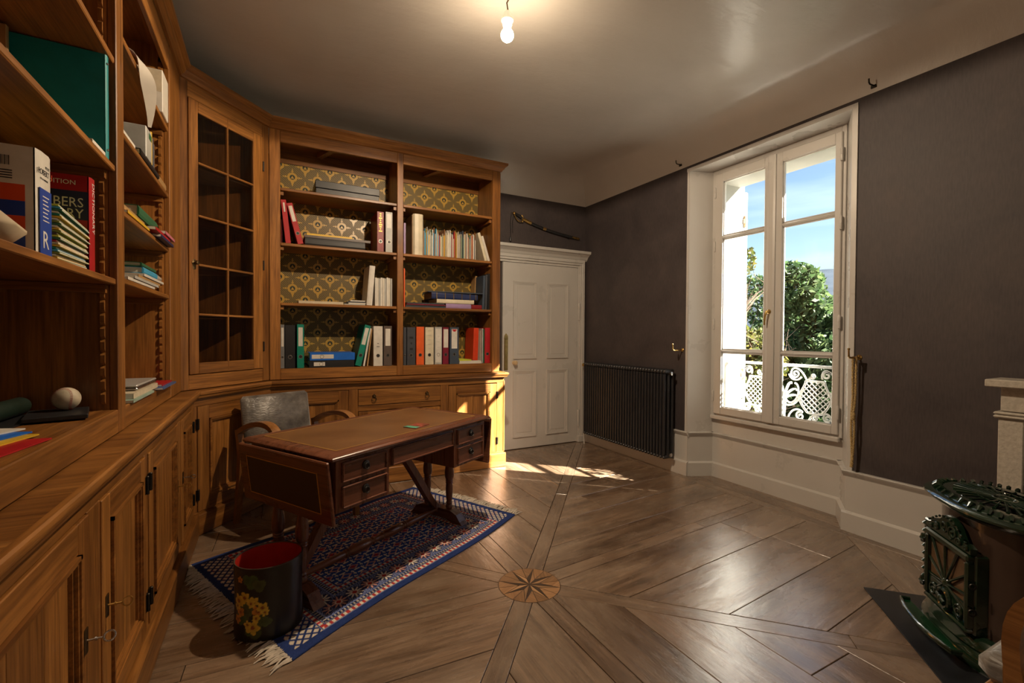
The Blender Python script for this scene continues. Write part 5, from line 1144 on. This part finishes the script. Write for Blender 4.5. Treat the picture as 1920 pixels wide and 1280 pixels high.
put_binder('grey ring binder next to the stile on the lowest shelf', GRY, c6, 107, 140, 620, Z4)
put_binder('black ring binder without label on the lowest shelf', BLK, c6, 142, 224, 622, Z4, lab=None)
put_binder('teal ring binder standing upright on the lowest shelf', TEAL, c6, 236, 294, 618, Z4)
flat('black ring binder lying flat under the blue one', BLK, c6, 332, 686, Z4+.001, Z4+.056, kind='binder', lab=WHT, labz=(.1, .34), labw=.55)
flat('bright blue ring binder lying flat on the black one', BLU, c6, 338, 690, Z4+.058, Z4+.118, kind='binder', lab=WHT, labz=(.04, .52), labw=.55)
lean('teal ring binder leaning against the papers', TEAL, c6, 692, 742, 770, 630, Z4, labz=(.52, .93))
lean('white paper folder leaning behind the teal binder', WHT, c6, 754, 770, 806, 650, Z4, kind='book', d=.2, y=3.95, soft=True)
lean('tan folder leaning beside the white binder', TAN, c6, 784, 796, 818, 655, Z4, kind='book', d=.2, y=3.955, soft=True)
put_binder('white ring binder with printed title on the lowest shelf', WHT, c6, 835, 909, 632, Z4, lab=None, marks=(BLK, 2, .48, .56, .012))
put_binder('taupe ring binder with white label beside the middle stile', BRN, c6, 916, 982, 630, Z4)
# -- right bay
put_binder('thin lilac book behind the middle stile', LIL, c5, 1072, 1090, 825, Z2, lab=None, ring=False, d=.2, name='slim_book', y=3.95)
a, zt_ = rx_(*c5(1148, 752)); b, _ = rx_(*c5(1228, 752)); bf = thing('box_file', 'large cream box file with rounded spine beside the magazine rack', 'box file', ((a+b)/2, 3.935, Z2+.001))
MB().prism([(-(b-a)/2, .02), (-(b-a)*.35, .004), (0, 0), ((b-a)*.35, .004), ((b-a)/2, .02), ((b-a)/2, .26), (-(b-a)/2, .26)], 0, zt_-Z2).build('file_body', CRM, bf, smooth=False)
bx('file_inner', TAN, bf, -(b-a)/2-.004, -(b-a)/2+.001, .03, .25, .002, zt_-Z2-.006)
# magazine rack
ra, rz_ = rx_(*c5(1230, 795)); rb2, rz2 = rx_(*c5(1645, 830)); mr = thing('magazine_rack', 'wooden magazine rack with upright dividers on the shelf', 'rack', (ra, 3.94, Z2+.001)); RWd_ = rb2-ra; RHt = .262
bx('rack_base', BEE('x'), mr, 0, RWd_, .01, .26, 0, .008); bx('rack_back', BEE('x'), mr, 0, RWd_, .25, .26, .008, RHt)
for k in range(6): bx('divider', BEE('z'), mr, k*(RWd_-.006)/5, k*(RWd_-.006)/5+.006, .03, .25, .008, RHt)
bx('rack_top', BEE('x'), mr, 0, RWd_, .20, .25, RHt-.002, RHt+.006)
cols = [WHT, PAPERC, CRM, LGR, RED, WHT, TAN, SKY_, PAPER, GRN, WHT, SLT, CRM, YEL, WHT, PAPER]
rg = random.Random(21); n_m = 0
for k in range(5):
    c0 = ra+k*(RWd_-.006)/5+.007; c1 = ra+(k+1)*(RWd_-.006)/5-.001; x_ = c0
    while x_ < c1-.004:
        w = rg.uniform(.003, .0075); w = min(w, c1-x_-.0005); hh = rg.uniform(.17, .235)+(.03 if rg.random() < .12 else 0)
        mc_ = cols[rg.randrange(16)]; book('thin %s magazine standing in the wooden magazine rack' % CN[mc_.name], w-.0006, hh, rg.uniform(.17, .2), mc_, (x_+w/2, 3.945+rg.uniform(0, .012), Z2+.0095), soft=True, name='magazine', cat='magazine', group='magazines in the wooden rack'); x_ += w; n_m += 1
lean('cream book leaning by the rack, beside a second one', CRM, c5, 1708, 1730, 1650, 905, Z2, kind='book', d=.2)
lean('white book leaning against the end stile beside the cream one', WHT, c5, 1732, 1752, 1676, 932, Z2, kind='book', d=.2, y=3.945)
put_binder('thin orange book behind the middle stile', ORA, c6, 1072, 1085, 180, Z3, lab=None, ring=False, d=.2, name='slim_book', y=3.95)
for k, (a, b, c_, w) in enumerate(((1088, 1400, SLT, .010), (1092, 1396, BLK, .0095), (1096, 1398, BUR, .008), (1100, 1392, DGR, .0095))): flat('thin %s folder lying in the flat pile beside the lilac books' % CN[c_.name], c_, c6, a, b, Z3+.001+.0105*k, Z3+.001+.0105*k+w, soft=True, group='dark folders lying flat', name='folder', cat='folder')
flat('lilac book lying at the bottom of the pile', LIL, c6, 1402, 1598, Z3+.001, Z3+.044); flat('small red book lying beside the lilac one', DRED, c6, 1602, 1682, Z3+.001, Z3+.040, d=.18)
flat('thick cream book lying on the lilac one', CRM, c6, 1330, 1622, Z3+.045, Z3+.082, y=3.935, pages=PAPERC)
flat('navy book with gold bands lying on the cream book', NAV, c6, 1290, 1650, Z3+.083, Z3+.140, y=3.932, bands=(BRASS, (.1, .28, .46, .64, .82, .95)), pages=plain('brown_pages', (.25, .13, .06, 1), .7))
flat('thin dark board lying on top of the navy book', SLT, c6, 1262, 1690, Z3+.142, Z3+.150, y=3.93, d=.18, rz=R(-2), soft=True)
lean('tan book leaning behind the dark folders', TAN, c6, 1622, 1638, 1634, 240, Z3, kind='book', d=.10, y=4.135)
for k in range(3): lean(('slate', 'dark grey', 'black')[k]+' folder leaning against the end stile', (SLT, DGR, BLK)[k], c6, 1687+k*21.5, 1704+k*21.5, 1696+k*18, 238-8*k, Z3, kind='book', d=.17, y=3.945, group='dark leaning folders', soft=True)
put_binder('dark grey binder half hidden by the middle stile', DGR, c6, 1070, 1095, 640, Z4, lab=None)
put_binder('charcoal ring binder with black writing', DGR, c6, 1098, 1166, 640, Z4, lab=None, marks=(BLK, 3, .4, .7, .05))
put_binder('orange ring binder on the lowest shelf', ORA, c6, 1171, 1233, 636, Z4, lab=None)
put_binder('cream ring binder with ruled spine beside the orange one', CRM, c6, 1241, 1309, 640, Z4, lab=None, marks=(LGR, 6, .3, .9, .006))
put_binder('pale grey ring binder with ruled spine beside the burgundy one', LGR, c6, 1316, 1373, 638, Z4, lab=WHT, labz=(.05, .95), labw=.8, marks=(LGR, 5, .3, .9, .006))
put_binder('burgundy ring binder with a white label', BUR, c6, 1379, 1426, 641, Z4, labz=(.45, .95), labw=.8)
put_binder('slate ring binder with a red topped label', SLT, c6, 1433, 1506, 640, Z4, labz=(.42, .95), marks=(RED, 2, .88, .91, .03))
for k, (a, b, c_) in enumerate(((1510, 1684, WHT), (1512, 1680, PAPER), (1510, 1604, LIM))): flat('%s sheaf of paper lying beside the slate binder' % ('white', 'cream', 'lime')[k], c_, c6, a, b, Z4+.001+.013*k, Z4+.013+.013*k, soft=True, name='paper_sheaf', cat='papers')
lean('orange red folder leaning beside the red binder', cm('vermilion', 200, 60, 25), c6, 1614, 1690, 1622, 646, Z4+.0265, kind='book', d=.2, y=3.99, w=.05, soft=True)
put_binder('pale thin folder between the red binders', LGR, c6, 1686, 1696, 650, Z4, lab=None, ring=False, d=.2, name='slim_folder'); put_binder('dark green thin folder between the red binders', GRN, c6, 1697, 1706, 655, Z4, lab=None, ring=False, d=.2, name='slim_folder')
put_binder('red ring binder beside the end stile', RED, c6, 1708, 1750, 645, Z4, lab=None)

# -- left bookcase: local x = world y
LX = -.505; RZ = R(90); SB, SCc = 1.837, 1.439
def lb(y): return y
rob = book('thick white dictionary with blue and orange cover on the left bookcase', .088, .262, .20, WHT, (LX, 1.588, SCc), rz=RZ, name='dictionary')
OR2 = plain('print_orange', S(205, 70, 25), .4); BL2 = plain('print_blue', S(15, 60, 150), .4); INK = plain('print_black', (.012, .012, .014, 1), .5); WPR = plain('print_white', (.7, .68, .64, 1), .5)
for a, b_, c_ in ((.0, .052, BL2), (.052, .092, OR2), (.092, .128, BL2), (.128, .168, OR2)): MB().box(-.0448, -.044, .018, .198, a, b_).build('cover_print', c_, rob, smooth=False)
MB().lathe([(.0005, .0004), (.036, .0004), (.036, 0)], 24, (-.0446, .115, .12), Matrix.Rotation(R(-90), 4, 'Y')).build('cover_print', plain('print_tan', S(190, 150, 110), .5), rob)
bc = MB(); 
for k in range(16): bc.box(-.0447, -.0443, .045+k*.0022, .045+k*.0022+(.0006, .0013)[k % 3 == 0], .212, .235)
bc.build('barcode', INK, rob, smooth=False)
for k in range(4): MB().box(-.0447, -.0443, .04, .15-.02*(k % 2), .180+.006*k, .1825+.006*k).build('cover_print', INK, rob, smooth=False)
MB().box(-.034, .034, -.0052, -.0040, .004, .170).build('spine_print', BL2, rob, smooth=False)
txt('ROBERT', .0205, INK, rob, SPINE(-.038, -.0044, .205), sx=.80); txt('PETIT', .010, INK, rob, SPINE(.002, -.0044, .224)); txt('DE LA LANGUE', .0065, INK, rob, SPINE(-.028, -.0044, .192)); txt('1', .022, OR2, rob, SPINE(.034, -.0044, .205))
for k in range(7): MB().box(-.018, .018-.004*(k % 3), -.0058, -.0052, .090+.010*k, .0925+.010*k).build('spine_print', WPR, rob, smooth=False)
txt('R', .062, WPR, rob, SPINE(-.022, -.0056, .022))
chb = book('red and blue dictionary standing beside the pile of pamphlets', .052, .305, .20, plain('board_chambers_red', S(160, 20, 28), .35), (LX, 1.950, SCc), rz=RZ, name='dictionary')
NB = plain('print_navy', S(24, 32, 72), .4); MB().box(-.0268, -.026, .002, .198, .165, .255).build('cover_print', NB, chb, smooth=False); MB().box(-.0268, -.026, .002, .198, .0, .05).build('cover_print', NB, chb, smooth=False)
txt('CHAMBERS', .042, WPR, chb, COVER(-.0271, .012, .205), 'RIGHT', sx=.82); txt('DICTIONARY', .042, WPR, chb, COVER(-.0271, .012, .170), 'RIGHT', sx=.82); txt('THE', .020, WPR, chb, COVER(-.0271, .110, .240), 'RIGHT'); txt('EDITION', .020, WPR, chb, COVER(-.0271, .030, .274), 'RIGHT')
for k in range(4): MB().box(-.0268, -.0262, .03, .12, .10+.009*k, .1025+.009*k).build('cover_print', WPR, chb, smooth=False)
txt('DICTIONARY', .030, WPR, chb, Matrix.Translation((-.010, -.0044, .29)) @ RX90 @ Matrix.Rotation(R(-90), 4, 'Z'), sx=.9)
pc = [GRN, YEL, WHT, OLV, SKY_, TEAL, YEL, CRM, RED, GRN, LIM, BRN, OLV, YEL, WHT, GRN]
pc = pc+[OLV, WHT, YEL, TEAL, CRM, GRN, SKY_, LIM]
for k in range(24):
    t = thing('pamphlet', 'thin %s pamphlet in the slumped pile between the dictionaries' % CN[pc[k].name], 'pamphlet', (LX+.010-.004*(k % 3), 1.757+.0010*k, SCc+.005+.0060*k), RZ, 'pamphlets between the dictionaries', ry=R(-1+k*.32))
    MB().box(-.105, .105+.006*(k % 4), 0, .15, -.0024, .0024).build('cover', pc[k], t, smooth=False); MB().box(-.104, .104+.006*(k % 4), -.0006, .149, -.0014, .0010).build('pages', PAPER, t, smooth=False)
rol = thing('cream_cushion', 'rounded cream object lying in front of the white dictionary', 'cushion', (-.53, 1.40, SCc+.042), R(10)); MB().box(-.07, .05, -.10, .07, -.040, .03, .034).build('cushion_body', plain('cream_cloth', (.45, .36, .24, 1), .8), rol, ang=70)  # rounded cream item of unknown kind
tp = book('large dark teal portfolio folder standing on the upper left shelf', .030, .348, .34, TPL, (LX+.02, 2.03, SB), rz=RZ+R(2), name='portfolio', cat='portfolio')
for z in (.03, .32): MB().sphere((-.008, -.004, z), .004, 8).build('rivet', STEEL, tp)
for k in range(3): book('white paper lying under the teal portfolio edge', .008, .16, .18, (WHT, LGR, PAPER)[k], (LX-.03*k*0+.012, 1.835+.01*k, SB+.0055+.009*k), tilt=R(90), rz=RZ, soft=True, name='paper_sheaf', cat='papers', group='papers under the portfolio') if k == 9 else None
wp = thing('paper_sheaf', 'white papers lying beside the foot of the teal portfolio', 'papers', (LX+.022, 1.93, SB), RZ); MB().box(-.05, .075, 0, .16, .0005, .016, .001).build('sheets', PAPER, wp, smooth=False)
tn = thing('tan_folder', 'tan folder standing behind the teal portfolio', 'folder', (-.70, 1.965, SB), RZ); MB().box(-.008, .008, 0, .145, 0, .345, .002).build('folder_board', TAN, tn, smooth=False)
# bottom board of the bay: baseball etc.
Z5 = .9755
nb_ = thing('notebook', 'black notebook lying under the baseball', 'notebook', (-.60, 1.975, Z5+.0045), RZ+R(14)); MB().box(-.12, .075, -.075, .07, .0005, .014, .002).build('cover', BLK, nb_, smooth=False); MB().box(-.11, .077, -.073, .068, .004, .011).build('pages', PAPER, nb_, smooth=False)
ball = thing('baseball', 'scuffed white baseball with red stitching resting on a black notebook', 'ball', (-.585, 2.000, Z5+.019+.0365), R(35))
MB().sphere((0, 0, 0), .0365, 32).build('ball_skin', plain('worn_leather_white', (.42, .36, .26, 1), .55, var=.25, scale=30), ball, ang=180)
sm = MB()
for s in (1, -1):
    seam = []
    for i in range(49):
        t = 2*math.pi*i/48; b_ = .45; p = Vector((math.cos(t)+b_*math.cos(3*t), math.sin(t)-b_*math.sin(3*t), 2*math.sqrt(b_)*math.sin(2*t))).normalized()*.0368; seam.append(p)
    if s == 1:
        for i in range(0, 48):
            for q in (0, .5):
                p = seam[i].lerp(seam[i+1], q).normalized()*.0369; d = (seam[i+1]-seam[i]).normalized(); sd = p.cross(d).normalized(); sm.tube([p-sd*.0035+d*.0015, p, p+sd*.0035+d*.0015], .0006, 4)
sm.build('stitching', plain('red_thread', (.30, .04, .03, 1), .7), ball)
txt('A', .022, INK, ball, Matrix.Rotation(R(-75), 4, 'Z') @ Matrix.Translation((-.008, -.0368, -.012)) @ RX90) if False else None
tu = thing('document_tube', 'dark green cylindrical tube lying on the worktop shelf', 'tube', (-.715, 1.848, Z5+.033), RZ); MB().lathe([(.0005, -.16), (.026, -.158), (.028, -.15), (.028, .21), (.026, .218), (.0005, .22)], 24, m=RY90).build('tube_body', plain('dark_green_vinyl', (.010, .022, .014, 1), .4), tu)
bf2 = thing('black_folder', 'flat black folder lying under the green tube', 'folder', (-.70, 1.87, Z5), RZ); MB().box(-.19, .19, -.06, .10, .0005, .004).build('folder_board', BLK, bf2, smooth=False)
for k, (c_, nm, tx_, ty_) in enumerate(((RED, 'red', -.491, 1.576), (YEL, 'yellow', -.531, 1.628), (BLU, 'blue', -.552, 1.652), (WHT, 'white', -.578, 1.690))):
    t = thing('brochure', nm+' brochure in the small fan of papers on the left worktop shelf', 'brochure', (tx_, ty_, Z5+.0006+.0038*k), RZ-R(8+5*k)); MB().box(-.21, 0, -.002, .10, .0, .0034).build('sheet', c_, t, smooth=False)
trb = thing('desk_tray', 'small dark navy tray beside the fan of brochures', 'tray', (-.525, 1.30, Z5+.0005), RZ+R(20))
MB().box(-.09, .03, -.02, .12, 0, .006, .002).box(-.09, -.082, -.02, .12, .006, .035).box(.022, .03, -.02, .12, .006, .035).box(-.082, .022, -.02, -.012, .006, .035).box(-.082, .022, .112, .12, .006, .035).build('tray_body', plain('navy_plastic', (.010, .014, .035, 1), .4), trb, smooth=False)
MB().box(-.07, .01, 0, .10, .007, .02, .004).build('tray_content', TEAL, trb, smooth=False)
# bay beside the corner cabinet
SA_, SBb, SC2, SD_ = 2.353, 1.998, 1.706, 1.453
def lbk(label, y0, y1, z0, z1, col, x=LX, d=.22, rz=0., **k): return book(label, z1-z0, y1-y0, d, col, (x, y0, (z0+z1)/2), tilt=R(90), rz=RZ+rz, **k)
lbk('orange red book lying on the top shelf beside the strap', 2.24, 2.62, SA_+.001, SA_+.020, cm('rust', 170, 60, 35), x=-.50); lbk('pale book lying on the orange red book', 2.23, 2.60, SA_+.021, SA_+.032, LGR, x=-.51)
lbk('dark red book lying on the pale book', 2.22, 2.58, SA_+.033, SA_+.052, DRED, x=-.505)
st_ = thing('cloth_strap', 'pale cloth strap hanging over the top shelf edge', 'strap', (-.466, 2.40, SA_+.010))
MB().ribbon(bez([(-.085, .0, .0445), (-.05, 0, .0445), (-.02, .0, .046), (.030, .004, .040), (.030, .01, -.08), (.036, .012, -.18), (.030, .0, -.26)], 18), [.040]*8+[.042, .046, .05, .052, .052, .048, .042, .034, .026, .018, .012], .003, [(min(.8, max(0, (i-6)*.14)), 1-min(.7, max(0, (i-6)*.12)), 0) for i in range(19)]).build('strap_cloth', plain('pale_cloth', (.50, .46, .40, 1), .9), st_, ang=60)
wbx = thing('archive_box', 'pale cardboard archive box standing on the top shelf by the glazed cabinet', 'box', (-.47, 2.915, SA_), RZ); MB().box(-.055, .085, -.004, .26, .001, .21, .003).build('box_body', WHT, wbx, smooth=False); MB().box(-.056, -.054, 0, .20, .10, .205).build('paper_flap', PAPERC, wbx, smooth=False)
pb = thing('file_box', 'grey and white file box with a green label on the second shelf', 'box', (-.475, 2.62, SBb), RZ); MB().box(-.07, .035, 0, .24, .028, .165, .003).build('box_body', LGR, pb, smooth=False); MB().box(-.02, .03, -.001, .001, .125, .15).build('box_label', GRN, pb, smooth=False)
lbk('black book lying under the grey file box', 2.44, 2.80, SBb+.001, SBb+.026, BLK, x=-.475)
for k, (c_, nm) in enumerate(((YEL, 'yellow'), (SLT, 'slate'), (BRN, 'brown'))): book(nm+' book standing beside the grey file box', .022, .16-.02*k, .20, c_, (-.485, 2.695+.026*k, SBb+.028), rz=RZ)
lbk('brown leather book lying next to the file box', 2.835, 3.03, SBb+.001, SBb+.04, TAN, x=-.485)
for k, (c_, nm) in enumerate(((LIM, 'lime'), (WHT, 'white'))): lbk(nm+' papers lying beside the file box', 2.24, 2.43, SBb+.001+.015*k, SBb+.014+.015*k, c_, x=-.49, soft=True)
lbk('yellow envelope lying on the third shelf', 2.24, 2.60, SC2+.001, SC2+.012, YEL, x=-.475, soft=True); lbk('orange envelope lying on the yellow one', 2.22, 2.56, SC2+.013, SC2+.03, TAN, x=-.485, soft=True)
lbk('dark green box folder lying on the third shelf', 2.42, 2.78, SC2+.031, SC2+.075, GRN, x=-.48)
lbk('navy folder sticking out at the end of the third shelf', 2.72, 3.04, SC2+.001, SC2+.014, NAV, x=-.452, soft=True); lbk('crimson folder lying on the navy folder', 2.62, 2.96, SC2+.015, SC2+.029, RED, x=-.455, soft=True); lbk('pink folder lying at the end of the third shelf', 2.80, 3.045, SC2+.0305, SC2+.045, PNK, x=-.448, soft=True)
for k, (c_, nm) in enumerate(((WHT, 'white'), (LGR, 'grey'), (TAN, 'tan'), (WHT, 'pale'))): lbk(nm+' booklet in the pile on the fourth shelf', 2.25+.08*k, 2.72+.06*k, SD_+.001+.013*k, SD_+.012+.013*k, c_, x=-.478+.004*(k % 2), soft=True)
lbk('teal book lying on the fourth shelf pile', 2.52, 2.80, SD_+.054, SD_+.082, SKY_, x=-.485); lbk('green cloth book lying on the teal book', 2.50, 2.78, SD_+.083, SD_+.10, GRN, x=-.487)
pkg = thing('plastic_bag', 'crumpled clear plastic bag of papers at the end of the fourth shelf', 'bag', (-.50, 2.95, SD_+.052), RZ); MB().box(-.09, .09, 0, .16, .001, .05, .02).build('bag_film', plain('clear_film', (.55, .53, .48, 1), .2, .6, var=.3, scale=30, bump=.8), pkg, ang=70)
lap = thing('laptop', 'closed silver laptop lying on papers beside the glazed cabinet', 'laptop', (-.475, 2.56, Z5+.034), RZ); MB().box(-.19, .17, 0, .25, 0, .013, .005).build('laptop_base', STEEL, lap, smooth=False); MB().box(-.19, .17, 0, .25, .014, .024, .005).build('laptop_lid', plain('silver_lid', (.45, .44, .42, 1), .35, .5, .3), lap, smooth=False)
lbk('stack of cream papers under the silver laptop', 2.28, 2.72, Z5+.012, Z5+.033, PAPERC, x=-.470, soft=True); lbk('pale green folder under the cream papers', 2.24, 2.60, Z5+.001, Z5+.011, cm('mint', 150, 175, 160), x=-.462, soft=True)
lbk('red magazine lying beside the laptop', 2.78, 3.03, Z5+.010, Z5+.018, RED, x=-.462, soft=True); lbk('blue magazine lying under the red magazine', 2.70, 3.045, Z5+.001, Z5+.009, cm('steel_blue', 70, 100, 150), x=-.445, soft=True)
